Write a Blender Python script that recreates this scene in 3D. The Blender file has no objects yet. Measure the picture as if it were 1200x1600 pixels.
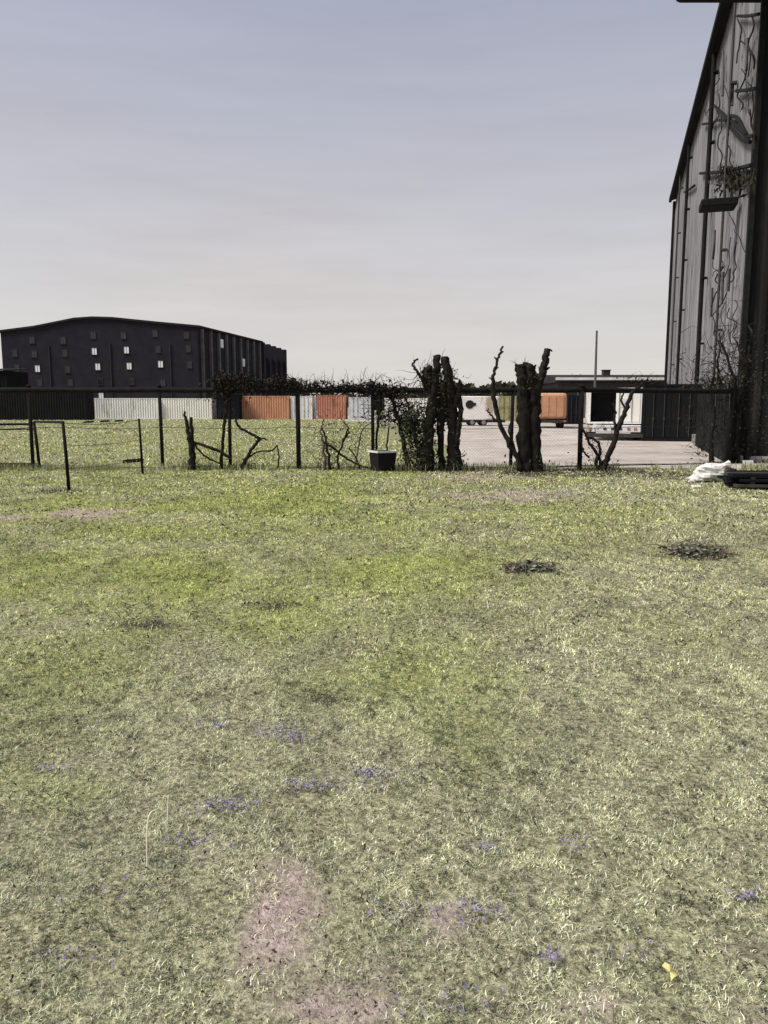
import bpy, math, random
import numpy as np
from mathutils import Vector, Matrix

random.seed(7)
RNG = np.random.default_rng(11)
R = math.radians
SC = bpy.context.scene
COL = SC.collection

# ------------------------------------------------------------------ camera
PITCH = math.atan(165 / 1200)
CAM_H = 1.6
cd = bpy.data.cameras.new("camera")
cam = bpy.data.objects.new("camera", cd)
COL.objects.link(cam)
cam.location = (0, 0, CAM_H)
cam.rotation_euler = (R(90) - PITCH, 0, 0)
cd.sensor_fit = 'VERTICAL'
cd.sensor_height = 36
cd.lens = 27
cd.clip_end = 5000
cd.clip_start = 0.05
SC.camera = cam
cP, sP = math.cos(PITCH), math.sin(PITCH)


def at(px, py, Y):
    """world point on the ray of photo pixel (1200x1600) at forward distance Y"""
    a = (px - 600) / 1200.0
    b = (800 - py) / 1200.0
    d = Vector((a, cP + b * sP, -sP + b * cP))
    return Vector((0, 0, CAM_H)) + d * (Y / d.y)


def ground(px, py):
    a = (px - 600) / 1200.0
    b = (800 - py) / 1200.0
    d = Vector((a, cP + b * sP, -sP + b * cP))
    return Vector((0, 0, CAM_H)) + d * (-CAM_H / d.z)


def to_px(x, y, z=0.0):
    dz = z - CAM_H
    f = y * cP - dz * sP
    u = y * sP + dz * cP
    return 600 + 1200 * x / f, 800 - 1200 * u / f


# ------------------------------------------------------------------ noise
def vnoise(x, y, seed=0):
    xi = np.floor(x).astype(np.int64)
    yi = np.floor(y).astype(np.int64)
    xf, yf = x - xi, y - yi
    xf = xf * xf * (3 - 2 * xf)
    yf = yf * yf * (3 - 2 * yf)

    def h(a, b):
        n = (a * 374761393 + b * 668265263 + seed * 974634777) & 0xFFFFFFFF
        n = ((n ^ (n >> 13)) * 1274126177) & 0xFFFFFFFF
        return ((n ^ (n >> 16)) & 0xFFFF) / 65535.0
    return (h(xi, yi) * (1 - xf) + h(xi + 1, yi) * xf) * (1 - yf) + (h(xi, yi + 1) * (1 - xf) + h(xi + 1, yi + 1) * xf) * yf


def fbm(x, y, seed=0, octv=4):
    s, a, t = 0, 1.0, 0
    for i in range(octv):
        s = s + a * vnoise(x * 2 ** i + 17.3 * i, y * 2 ** i - 9.1 * i, seed + i)
        t += a
        a *= 0.55
    return s / t


# ------------------------------------------------------------------ materials
def mat(name, c1, c2=None, scale=3.0, rough=0.8, bump=0.0, bscale=20.0, stretch=(1, 1, 1), metallic=0.0,
        spec=0.3, c3=None, scale3=0.6, lo=0.35, hi=0.65):
    m = bpy.data.materials.new(name)
    m.use_nodes = True
    nt = m.node_tree
    N, L = nt.nodes, nt.links
    b = N["Principled BSDF"]
    b.inputs["Roughness"].default_value = rough
    b.inputs["Metallic"].default_value = metallic
    b.inputs["Specular IOR Level"].default_value = spec
    geo = N.new("ShaderNodeNewGeometry")
    mp = N.new("ShaderNodeMapping")
    mp.inputs["Scale"].default_value = stretch
    L.new(geo.outputs["Position"], mp.inputs["Vector"])
    c2 = c2 or tuple(v * 0.75 for v in c1)
    n = N.new("ShaderNodeTexNoise")
    n.inputs["Scale"].default_value = scale
    n.inputs["Detail"].default_value = 6
    n.inputs["Roughness"].default_value = 0.65
    L.new(mp.outputs["Vector"], n.inputs["Vector"])
    r = N.new("ShaderNodeValToRGB")
    r.color_ramp.elements[0].position = lo
    r.color_ramp.elements[0].color = (*c1, 1)
    r.color_ramp.elements[1].position = hi
    r.color_ramp.elements[1].color = (*c2, 1)
    L.new(n.outputs["Fac"], r.inputs["Fac"])
    out = r.outputs["Color"]
    if c3:
        n3 = N.new("ShaderNodeTexNoise")
        n3.inputs["Scale"].default_value = scale3
        n3.inputs["Detail"].default_value = 8
        n3.inputs["Roughness"].default_value = 0.7
        L.new(mp.outputs["Vector"], n3.inputs["Vector"])
        r3 = N.new("ShaderNodeValToRGB")
        r3.color_ramp.elements[0].position = 0.55
        r3.color_ramp.elements[0].color = (0, 0, 0, 1)
        r3.color_ramp.elements[1].position = 0.68
        r3.color_ramp.elements[1].color = (1, 1, 1, 1)
        L.new(n3.outputs["Fac"], r3.inputs["Fac"])
        mx = N.new("ShaderNodeMix")
        mx.data_type = 'RGBA'
        L.new(r3.outputs["Color"], mx.inputs[0])
        L.new(out, mx.inputs[6])
        mx.inputs[7].default_value = (*c3, 1)
        out = mx.outputs[2]
    L.new(out, b.inputs["Base Color"])
    if bump:
        bn = N.new("ShaderNodeTexNoise")
        bn.inputs["Scale"].default_value = bscale
        bn.inputs["Detail"].default_value = 5
        L.new(mp.outputs["Vector"], bn.inputs["Vector"])
        bp = N.new("ShaderNodeBump")
        bp.inputs["Strength"].default_value = bump
        bp.inputs["Distance"].default_value = 0.02
        L.new(bn.outputs["Fac"], bp.inputs["Height"])
        L.new(bp.outputs["Normal"], b.inputs["Normal"])
    return m


M = dict(
    bark=mat("bark", (.010, .009, .008), (.026, .021, .018), 14, .95, .8, 30, (1, 1, .25), spec=.1),
    bark_pale=mat("cut_wood", (.16, .12, .08), (.10, .07, .05), 20, .9),
    deadleaf=mat("dead_leaf", (.016, .014, .011), (.035, .030, .02), 6, .9, spec=.1),
    heapleaf=mat("heap_leaf", (.04, .042, .032), (.26, .26, .19), 22, .9, spec=.1, lo=.42, hi=.6),
    ivy=mat("ivy_leaf", (.014, .019, .010), (.042, .046, .022), 5, .8, spec=.15),
    weed=mat("dry_weed", (.05, .042, .03), (.13, .105, .07), 9, .9),
    post=mat("dark_post", (.007, .007, .008), (.014, .013, .012), 8, .85, spec=.08),
    wire=mat("fence_wire", (.02, .02, .02), (.04, .037, .035), 8, .8, spec=.1),
    wood=mat("grey_timber", (.05, .045, .04), (.11, .10, .09), 12, .9, .4, 40, (1, 1, .2)),
    white_box=mat("white_paint", (.80, .79, .77), (.66, .65, .62), 1.1, .6, c3=(.42, .36, .29), scale3=.9, stretch=(1, 1, .35)),
    cream_box=mat("cream_paint", (.80, .78, .72), (.68, .66, .60), 1.1, .6, c3=(.38, .32, .24), scale3=.9, stretch=(1, 1, .35)),
    grey_box=mat("pale_grey_paint", (.62, .64, .66), (.5, .51, .52), 1.1, .6, c3=(.3, .28, .25), scale3=.9),
    orange_box=mat("orange_paint", (.58, .29, .17), (.47, .22, .125), 1.2, .65, c3=(.26, .11, .06), scale3=1.0, stretch=(1, 1, .4)),
    rust_box=mat("rust_paint", (.44, .20, .13), (.35, .15, .095), 1.5, .7, c3=(.2, .08, .05), scale3=1.2, stretch=(1, 1, .4)),
    amber_box=mat("amber_paint", (.60, .33, .20), (.50, .26, .15), 1.2, .55, c3=(.32, .16, .09), scale3=1.0),
    yellow_box=mat("yellow_paint", (.40, .38, .20), (.30, .28, .14), 1.2, .65, c3=(.2, .17, .07), scale3=1.0),
    black_box=mat("black_paint", (.006, .0065, .008), (.010, .010, .011), 1.2, .8, spec=.08, c3=(.016, .013, .011), scale3=1.1),
    navy_box=mat("navy_paint", (.006, .007, .014), (.010, .010, .016), 1.2, .8, spec=.08, c3=(.030, .022, .018), scale3=1.1),
    rubber=mat("rubber", (.012, .012, .012), (.02, .02, .02), 5, .85),
    steel=mat("dark_steel", (.02, .02, .02), (.045, .04, .035), 6, .6),
    rim=mat("wheel_rim", (.45, .45, .44), (.3, .3, .3), 6, .5),
    glass=mat("dark_glass", (.010, .011, .014), (.014, .015, .018), 2, .12, spec=.5),
    sky_pane=mat("bright_sky_pane", (.82, .82, .85), (.7, .7, .73), 3, .7),  # bright panes: the sky's reflection painted as a pale colour
    dim_sky_pane=mat("dim_sky_pane", (.05, .05, .06), (.03, .03, .035), 3, .7),  # dim panes: a fainter sky reflection put into the colour
    brick=mat("dark_brick", (.018, .016, .024), (.026, .023, .031), .5, .9, spec=.1, c3=(.032, .028, .028), scale3=.08),
    brick_frame=mat("dark_trim", (.02, .02, .022), (.03, .03, .032), 2, .8),
    pilaster=mat("grey_pilaster", (.13, .122, .14), (.08, .075, .088), .6, .9, spec=.1),
    concrete=mat("pale_concrete", (.20, .19, .18), (.12, .115, .11), .7, .9),
    roofing=mat("dark_roofing", (.016, .015, .015), (.028, .026, .026), .6, .9, spec=.1),
    fascia=mat("pale_fascia", (.68, .67, .64), (.5, .49, .46), .8, .7),
    metalwall=mat("pale_metal_cladding", (.215, .205, .215), (.085, .082, .09), 2.6, .6, stretch=(1, 1, .07), c3=(.02, .019, .021), scale3=3.4, lo=.36, hi=.62),
    shadewall=mat("shaded_metal_cladding", (.007, .007, .008), (.013, .012, .012), 1.4, .8, stretch=(1, 1, .12), spec=.1, c3=(.03, .027, .024), scale3=1.6),  # shade of the unlit walls painted into the cladding colour
    blackmetal=mat("black_metal", (.006, .006, .007), (.012, .012, .012), 4, .8, spec=.1),
    plastic_white=mat("white_plastic", (.60, .59, .56), (.46, .44, .41), 7, .5, c3=(.4, .36, .3), scale3=3),
    tub=mat("black_tub", (.008, .008, .009), (.014, .013, .013), 6, .7, spec=.1),
    tub_rust=mat("brown_tub_side", (.05, .03, .022), (.022, .016, .014), 7, .7),
    petal=mat("purple_petal", (.17, .14, .25), (.25, .21, .33), 30, .8),
    yellow_leaf=mat("yellow_leaf", (.52, .49, .20), (.42, .38, .15), 60, .7),
    treefar=mat("far_foliage", (.02, .024, .016), (.045, .045, .03), .5, .9, spec=.1),
)


def dirt_material():
    m = mat("sandy_dirt", (.43, .39, .35), (.29, .255, .225), .55, .95, .5, 6, c3=(.17, .15, .125), scale3=.4)
    return m


# ------------------------------------------------------------------ mesh helper
class MB:
    def __init__(s):
        s.v, s.f = [], []

    def add(s, verts, faces):
        o = len(s.v)
        s.v.extend([tuple(p) for p in verts])
        s.f.extend([tuple(i + o for i in f) for f in faces])
        return s

    def box(s, x0, x1, y0, y1, z0, z1):
        return s.add([(x0, y0, z0), (x1, y0, z0), (x1, y1, z0), (x0, y1, z0), (x0, y0, z1), (x1, y0, z1), (x1, y1, z1), (x0, y1, z1)],
                     [(0, 3, 2, 1), (4, 5, 6, 7), (0, 1, 5, 4), (1, 2, 6, 5), (2, 3, 7, 6), (3, 0, 4, 7)])

    def bbox(s, x0, x1, y0, y1, z0, z1, b=.02):
        """box with chamfered vertical and top edges"""
        def ring(z, i):
            a0, a1, c0, c1 = x0 + i, x1 - i, y0 + i, y1 - i
            return [(a0 + b, c0, z), (a1 - b, c0, z), (a1, c0 + b, z), (a1, c1 - b, z), (a1 - b, c1, z), (a0 + b, c1, z), (a0, c1 - b, z), (a0, c0 + b, z)]
        rings = [ring(z0, b), ring(z0 + b, 0), ring(z1 - b, 0), ring(z1, b)]
        V = [p for r in rings for p in r]
        F = [tuple(reversed(range(8))), tuple(range(24, 32))]
        for k in range(3):
            for i in range(8):
                j = (i + 1) % 8
                F.append((k * 8 + i, k * 8 + j, k * 8 + 8 + j, k * 8 + 8 + i))
        return s.add(V, F)

    def tube(s, pts, rad, n=8, jit=0.0, cap=True):
        pts = [Vector(p) for p in pts]
        if not hasattr(rad, '__len__'):
            rad = [rad] * len(pts)
        V, F = [], []
        ref = Vector((0.13, 1, 0.07)).normalized()
        for i, p in enumerate(pts):
            t = (pts[min(i + 1, len(pts) - 1)] - pts[max(i - 1, 0)])
            t = t.normalized() if t.length > 1e-9 else Vector((0, 0, 1))
            a = t.cross(ref)
            if a.length < .05:
                a = t.cross(Vector((1, 0, 0)))
            a.normalize()
            b = t.cross(a)
            for k in range(n):
                ang = 2 * math.pi * k / n
                r = rad[i] * (1 + (random.uniform(-jit, jit) if jit else 0))
                V.append(p + a * (r * math.cos(ang)) + b * (r * math.sin(ang)))
        for i in range(len(pts) - 1):
            for k in range(n):
                j = (k + 1) % n
                F.append((i * n + k, i * n + j, (i + 1) * n + j, (i + 1) * n + k))
        if cap:
            F.append(tuple(reversed(range(n))))
            F.append(tuple(range((len(pts) - 1) * n, len(pts) * n)))
        return s.add(V, F)

    def build(s, name, m, parent=None, smooth=False, loc=None):
        me = bpy.data.meshes.new(name)
        me.from_pydata(s.v, [], s.f)
        me.materials.append(M[m] if isinstance(m, str) else m)
        me.update()
        if smooth:
            me.polygons.foreach_set("use_smooth", [True] * len(me.polygons))
        o = bpy.data.objects.new(name, me)
        COL.objects.link(o)
        if parent:
            o.parent = parent
        if loc:
            o.location = loc
        return o


def smooth_path(pts, sub=6):
    """Catmull-Rom through points (each a tuple, any dimension)"""
    P = [np.array(p, float) for p in pts]
    P = [2 * P[0] - P[1]] + P + [2 * P[-1] - P[-2]]
    out = []
    for i in range(1, len(P) - 2):
        for k in range(sub):
            t = k / sub
            a, b, c, d = P[i - 1], P[i], P[i + 1], P[i + 2]
            out.append(.5 * (2 * b + (c - a) * t + (2 * a - 5 * b + 4 * c - d) * t * t + (3 * b - a - 3 * c + d) * t ** 3))
    out.append(P[-2])
    return out


def tag(o, label=None, cat=None, group=None, kind=None):
    if label: o["label"] = label
    if cat: o["category"] = cat
    if group: o["group"] = group
    if kind: o["kind"] = kind
    return o


def thing(name, loc, label, cat, rz=0.0, group=None):
    o = bpy.data.objects.new(name, None)
    COL.objects.link(o)
    o.location = loc
    o.rotation_euler = (0, 0, rz)
    o.empty_display_size = .3
    return tag(o, label, cat, group)


# ------------------------------------------------------------------ ground masks (numpy, world-fixed)
SOIL = [(440, 1440, 80, 135, 1.0), (400, 1370, 60, 50, .8), (700, 1425, 70, 30, .8), (520, 1570, 130, 45, .8), (330, 1330, 60, 30, .6), (880, 1560, 160, 40, .45),
        (130, 803, 75, 12, 1.0), (20, 806, 50, 9, .7), (800, 775, 170, 14, .7), (760, 745, 120, 14, .7), (1000, 775, 90, 12, .5), (520, 775, 70, 10, .35),
        (820, 885, 70, 10, .5), (330, 1140, 70, 18, .4), (160, 895, 40, 8, .5), (240, 960, 50, 12, .35), (40, 990, 60, 14, .4), (560, 1500, 60, 40, .5)]
DARK = [(1085, 860, 60, 13, 1.0), (830, 884, 48, 9, 1.0), (90, 768, 70, 7, .6), (430, 942, 55, 9, .8), (230, 970, 70, 12, .7), (100, 1080, 70, 18, .5),
        (700, 730, 110, 10, .9), (900, 738, 170, 9, .9), (1050, 742, 80, 9, .7), (1110, 820, 30, 6, .7), (210, 1000, 60, 10, .3), (500, 1085, 60, 14, .6),
        (180, 1110, 55, 10, .7), (640, 1085, 70, 10, .3), (40, 1260, 55, 20, .6), (820, 1000, 70, 20, .35), (680, 1430, 55, 20, .4), (330, 1180, 60, 14, .5),
        (720, 1350, 30, 14, .5)]
GREEN = [(280, 850, 340, 110, .5), (120, 1000, 160, 110, .35), (450, 790, 160, 40, .9), (330, 900, 180, 60, .6), (620, 900, 160, 120, .55), (700, 1080, 160, 110, .75), (430, 960, 120, 60, .5), (60, 1230, 90, 40, .5),
         (900, 830, 90, 40, .35)]


def blob(px, py, L):
    m = np.zeros_like(px)
    for (x, y, a, b, s) in L:
        q = ((px - x) / a) ** 2 + ((py - y) / b) ** 2
        m = np.maximum(m, s * np.exp(-q * .9))
    return m


def masks(x, y):
    yy = np.maximum(y, 1.0)
    px, py = to_px(x, yy)
    n1 = fbm(x * .9, y * .9, 3)
    n2 = fbm(x * 3.1, y * 3.1, 9)
    n3 = fbm(x * 7, y * 7, 21, 3)
    near = np.clip((5.5 - y) / 3.5, 0, 1)
    soil = blob(px, py, SOIL) * (.35 + 1.3 * n2) + np.clip((n1 * .6 + n2 * .5 - .64) * 4, 0, 1) * (.35 + .5 * near)
    soil = np.clip((soil * (.6 + 1.0 * n3) - .26) * 1.7, 0, .85)
    dark = np.clip((blob(px, py, DARK) * (.3 + 1.5 * n3) - .25) * 2.0, 0, 1)
    dark = np.maximum(dark, np.clip((n2 * .7 + n3 * .5 - .72) * 6, 0, 1) * .7)
    green = np.clip(blob(px, py, GREEN) * .9 + (n1 - .42) * 1.5 + .12 * np.clip((y - 3) / 5, 0, 1) - .32 * near
                    - .25 * np.clip((px - 800) / 400, 0, 1), 0, 1)
    return soil, dark, green


# ------------------------------------------------------------------ lawn
def make_lawn():
    fx = np.arange(-14, 14.01, .1)
    ex = 14 * 1.22 ** np.arange(1, 27)
    xs = np.concatenate([-ex[::-1], fx, ex])
    fy = np.arange(.5, 22.01, .1)
    ey = 22 * 1.14 ** np.arange(1, 38)
    back = -np.array([900, 300, 100, 40, 15, 5, 1.5])
    ys = np.concatenate([back, [-.3], fy, ey])
    X, Y = np.meshgrid(xs, ys)
    amp = np.clip((17.5 - Y) / 4, 0, 1) * np.clip((Y + .3) / 1.0, 0, 1) * np.clip((13.5 - np.abs(X)) / 3, 0, 1)
    Z = ((fbm(X * .5, Y * .5, 41) - .5) * .10 + (fbm(X * 3.3, Y * 3.3, 43) - .5) * .045) * amp - .012 * amp
    s, d, g = masks(X, Y)
    nx, ny = len(xs), len(ys)
    V = np.stack([X, Y, Z], -1).reshape(-1, 3)
    i = np.arange(nx * ny).reshape(ny, nx)
    F = np.stack([i[:-1, :-1], i[:-1, 1:], i[1:, 1:], i[1:, :-1]], -1).reshape(-1, 4)
    me = bpy.data.meshes.new("lawn")
    me.vertices.add(len(V))
    me.vertices.foreach_set("co", V.astype(np.float32).ravel())
    me.loops.add(len(F) * 4)
    me.loops.foreach_set("vertex_index", F.astype(np.int32).ravel())
    me.polygons.add(len(F))
    me.polygons.foreach_set("loop_start", np.arange(0, len(F) * 4, 4, dtype=np.int32))
    me.update(calc_edges=True)
    me.polygons.foreach_set("use_smooth", np.ones(len(F), bool))
    a = me.attributes.new("cover", 'FLOAT_COLOR', 'POINT')
    c = np.stack([s.ravel(), d.ravel(), g.ravel(), np.ones(s.size)], -1).astype(np.float32)
    a.data.foreach_set("color", c.ravel())
    m = bpy.data.materials.new("lawn_soil_and_turf")
    m.use_nodes = True
    nt = m.node_tree
    N, L = nt.nodes, nt.links
    b = N["Principled BSDF"]
    b.inputs["Roughness"].default_value = 1
    b.inputs["Specular IOR Level"].default_value = .05
    at_ = N.new("ShaderNodeAttribute"); at_.attribute_name = "cover"
    sep = N.new("ShaderNodeSeparateColor"); L.new(at_.outputs["Color"], sep.inputs[0])
    geo = N.new("ShaderNodeNewGeometry")

    def noise(sc, det=6, ro=.7):
        n = N.new("ShaderNodeTexNoise")
        n.inputs["Scale"].default_value = sc; n.inputs["Detail"].default_value = det; n.inputs["Roughness"].default_value = ro
        L.new(geo.outputs["Position"], n.inputs["Vector"])
        return n.outputs["Fac"]

    def ramp(fac, stops):
        r = N.new("ShaderNodeValToRGB")
        while len(r.color_ramp.elements) < len(stops):
            r.color_ramp.elements.new(.5)
        for e, (p, c) in zip(r.color_ramp.elements, stops):
            e.position = p; e.color = (*c, 1)
        L.new(fac, r.inputs["Fac"])
        return r.outputs["Color"]

    def mix(f, a, b_):
        x = N.new("ShaderNodeMix"); x.data_type = 'RGBA'
        if isinstance(f, float): x.inputs[0].default_value = f
        else: L.new(f, x.inputs[0])
        L.new(a, x.inputs[6]); L.new(b_, x.inputs[7])
        return x.outputs[2]
    nf = noise(34, 9, .85)
    nm = noise(1.6, 8, .75)
    green = ramp(nf, [(.36, (.018, .024, .010)), (.48, (.16, .18, .06)), (.60, (.40, .42, .15))])
    straw = ramp(nf, [(.36, (.022, .021, .015)), (.48, (.16, .155, .10)), (.60, (.42, .405, .27))])
    soil = ramp(noise(30), [(.3, (.14, .108, .095)), (.5, (.31, .245, .22)), (.7, (.46, .38, .345))])
    dark = ramp(noise(70), [(.35, (.02, .017, .015)), (.7, (.10, .085, .065))])
    g = N.new("ShaderNodeMath"); g.operation = 'MULTIPLY_ADD'; g.use_clamp = True
    L.new(nm, g.inputs[0]); g.inputs[1].default_value = .9; g.inputs[2].default_value = -.35
    g2 = N.new("ShaderNodeMath"); g2.operation = 'ADD'; g2.use_clamp = True
    L.new(g.outputs[0], g2.inputs[0]); L.new(sep.outputs[2], g2.inputs[1])
    col = mix(g2.outputs[0], straw, green)

    def edge(ch, sc, k):
        mm = N.new("ShaderNodeMath"); mm.operation = 'MULTIPLY_ADD'
        L.new(noise(sc, 4), mm.inputs[0]); mm.inputs[1].default_value = k; mm.inputs[2].default_value = -k * .5
        a2 = N.new("ShaderNodeMath"); a2.operation = 'ADD'; a2.use_clamp = True
        L.new(mm.outputs[0], a2.inputs[0]); L.new(ch, a2.inputs[1])
        m3 = N.new("ShaderNodeMath"); m3.operation = 'MULTIPLY'; m3.use_clamp = True
        L.new(a2.outputs[0], m3.inputs[0]); L.new(ch, m3.inputs[1])
        m4 = N.new("ShaderNodeMath"); m4.operation = 'MULTIPLY'; m4.use_clamp = True
        L.new(m3.outputs[0], m4.inputs[0]); m4.inputs[1].default_value = 1.4
        return m4.outputs[0]
    col = mix(edge(sep.outputs[0], 12, 1.4), col, soil)
    col = mix(edge(sep.outputs[1], 25, 2.0), col, dark)
    L.new(col, b.inputs["Base Color"])
    bp = N.new("ShaderNodeBump"); bp.inputs["Strength"].default_value = .7; bp.inputs["Distance"].default_value = .03
    L.new(noise(38, 4), bp.inputs["Height"]); L.new(bp.outputs["Normal"], b.inputs["Normal"])
    me.materials.append(m)
    o = bpy.data.objects.new("lawn", me)
    COL.objects.link(o)
    tag(o, "patchy grass ground with worn bare soil spreading to the horizon", "lawn", kind="structure")
    return xs, ys, Z


GX, GY, GZ = make_lawn()


def gz(x, y):
    """lawn height (nearest grid sample, bilinear)"""
    x = np.asarray(x, float); y = np.asarray(y, float)
    i = np.clip(np.searchsorted(GX, x) - 1, 0, len(GX) - 2)
    j = np.clip(np.searchsorted(GY, y) - 1, 0, len(GY) - 2)
    tx = (x - GX[i]) / (GX[i + 1] - GX[i]); ty = (y - GY[j]) / (GY[j + 1] - GY[j])
    return (GZ[j, i] * (1 - tx) + GZ[j, i + 1] * tx) * (1 - ty) + (GZ[j + 1, i] * (1 - tx) + GZ[j + 1, i + 1] * tx) * ty


def blade_material():
    m = bpy.data.materials.new("grass_blades")
    m.use_nodes = True
    N, L = m.node_tree.nodes, m.node_tree.links
    b = N["Principled BSDF"]
    b.inputs["Roughness"].default_value = .7
    b.inputs["Specular IOR Level"].default_value = .15
    a = N.new("ShaderNodeAttribute"); a.attribute_name = "tint"
    L.new(a.outputs["Color"], b.inputs["Base Color"])
    tr = N.new("ShaderNodeBsdfTranslucent")
    L.new(a.outputs["Color"], tr.inputs["Color"])
    mx = N.new("ShaderNodeMixShader"); mx.inputs[0].default_value = .25
    L.new(b.outputs[0], mx.inputs[1]); L.new(tr.outputs[0], mx.inputs[2])
    L.new(mx.outputs[0], N["Material Output"].inputs["Surface"])
    return m


def blades(name, x, y, h, w, lean, col, material, label, cat):
    """one mesh of 5-vertex grass blades"""
    n = len(x)
    z = gz(x, y) - .004
    az = RNG.uniform(0, 2 * np.pi, n)
    yaw = RNG.uniform(0, 2 * np.pi, n)
    wx, wy = np.cos(yaw) * w, np.sin(yaw) * w
    lx, ly = np.cos(az), np.sin(az)
    hz = np.cos(lean); hr = np.sin(lean)
    V = np.zeros((n, 5, 3), np.float32)
    base = np.stack([x, y, z], -1)
    V[:, 0] = base + np.stack([-wx, -wy, 0 * x], -1)
    V[:, 1] = base + np.stack([wx, wy, 0 * x], -1)
    mid = base + np.stack([lx * hr * h * .35, ly * hr * h * .35, hz * h * .6 + .002], -1)
    V[:, 2] = mid + np.stack([wx * .8, wy * .8, 0 * x], -1)
    V[:, 3] = mid + np.stack([-wx * .8, -wy * .8, 0 * x], -1)
    V[:, 4] = base + np.stack([lx * hr * h, ly * hr * h, hz * h * .85 + .003], -1)
    idx = (np.arange(n) * 5)[:, None]
    loops = np.concatenate([idx + np.array([[0, 1, 2, 3]]), idx + np.array([[3, 2, 4]])], 1).astype(np.int32).ravel()
    starts = (np.arange(n)[:, None] * 7 + np.array([[0, 4]])).astype(np.int32).ravel()
    me = bpy.data.meshes.new(name)
    me.vertices.add(n * 5); me.vertices.foreach_set("co", V.ravel())
    me.loops.add(n * 7); me.loops.foreach_set("vertex_index", loops)
    me.polygons.add(n * 2); me.polygons.foreach_set("loop_start", starts)
    me.update(calc_edges=True)
    a = me.attributes.new("tint", 'FLOAT_COLOR', 'POINT')
    c = np.ones((n, 5, 4), np.float32)
    c[:, :, :3] = col[:, None, :]
    a.data.foreach_set("color", c.ravel())
    me.materials.append(material)
    o = bpy.data.objects.new(name, me); COL.objects.link(o)
    return tag(o, label, cat, kind="stuff")


def scatter(ymin, ymax, n, margin=1.2):
    """points in the strip the photograph can see (plus margin)"""
    y = np.sqrt(RNG.uniform(ymin ** 2, ymax ** 2, n))
    x = RNG.uniform(-1, 1, n) * (y * .53 + margin)
    return x, y


BLADE = blade_material()
PAL = np.array([(.33, .37, .115), (.19, .225, .07), (.47, .49, .18), (.53, .51, .37), (.48, .49, .38), (.20, .17, .13)])


def make_grass():
    xs, ys, hs, ws, ls, cs = [], [], [], [], [], []
    for (a, b, n, hm, wm) in ((1.35, 4.5, 620000, .0165, .0014), (4.5, 9, 460000, .022, .0024), (9, 14, 240000, .032, .0045), (14, 21, 190000, .042, .0075), (21, 45, 120000, .08, .016), (45, 95, 60000, .12, .035)):
        x, y = scatter(a, b, n)
        s, d, g = masks(x, y)
        tuft = fbm(x * 9, y * 9, 77, 3)
        ondirt = (y > 19.8) & (x > 1.9 - (y - 19.8) * .09)
        keep = ~ondirt & (RNG.uniform(0, 1, n) < np.clip((1 - .80 * s) * (1 - .6 * d) * (.25 + 1.5 * np.clip(tuft - .28, 0, 1) * 1.8), .03, 1))
        x, y, g, s, d, tuft = x[keep], y[keep], g[keep], s[keep], d[keep], tuft[keep]
        k = len(x)
        h = hm * RNG.uniform(.45, 1.6, k) * (.55 + .9 * tuft) * np.where(RNG.uniform(0, 1, k) < .02, 1.3, 1)
        w = wm * RNG.uniform(.6, 1.4, k)
        lean = RNG.uniform(.5, 1.5, k)
        u = RNG.uniform(0, 1, k)
        pg = .34 + .62 * g
        v = RNG.uniform(0, 1, k)
        ty = np.where(u < pg, np.where(v < .38, 0, np.where(v < .58, 1, 2)), np.where(v < .58, 3, np.where(v < .86, 4, 5)))
        lean = np.where(ty >= 3, np.clip(lean * 1.15, 0, 1.5), lean)
        fl = .6 * fbm(x * 62, y * 40, 91, 2) + .4 * fbm(x * 16, y * 9, 92, 2)
        nr = np.clip((6.5 - y) / 4.5, 0, 1)[:, None]
        mid = fbm(x * 2.2, y * 1.4, 61, 3)
        con = np.clip((fl - .24) * 4.0, .15, 1.5) * np.clip(.6 + .9 * mid, .6, 1.3)
        c = PAL[ty] * con[:, None] * RNG.uniform(.7, 1.3, (k, 1)) * RNG.uniform(.93, 1.07, (k, 3))
        c = c * (1 - .5 * nr) + c.mean(1, keepdims=True) * np.array([[1.03, 1.07, .84]]) * .5 * nr
        for A, B in zip((xs, ys, hs, ws, ls, cs), (x, y, h, w, lean, c)):
            A.append(B)
    C = np.concatenate
    blades("grass", C(xs), C(ys), C(hs), C(ws), C(ls), C(cs), BLADE, "short green and straw coloured grass growing over the yard", "grass")
    # taller dry grass left unmown under the fences
    n = 9000
    x = RNG.uniform(-11, 10.5, n); y = 19.55 + RNG.normal(0, .28, n)
    tuft = fbm(x * 1.7, y * 1.7, 5, 3)
    kp = tuft > .47
    x, y = x[kp], y[kp]; k = len(x)
    ty = RNG.choice([0, 1, 2, 3, 4, 5], k, p=[.2, .2, .15, .15, .15, .15])
    blades("tall_grass", x, y, RNG.uniform(.08, .3, k), RNG.uniform(.004, .008, k), RNG.uniform(.05, .8, k),
           PAL[ty] * RNG.uniform(.5, 1.1, (k, 1)), BLADE, "taller unmown grass along the foot of the chain link fence", "tall grass")


make_grass()


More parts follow.
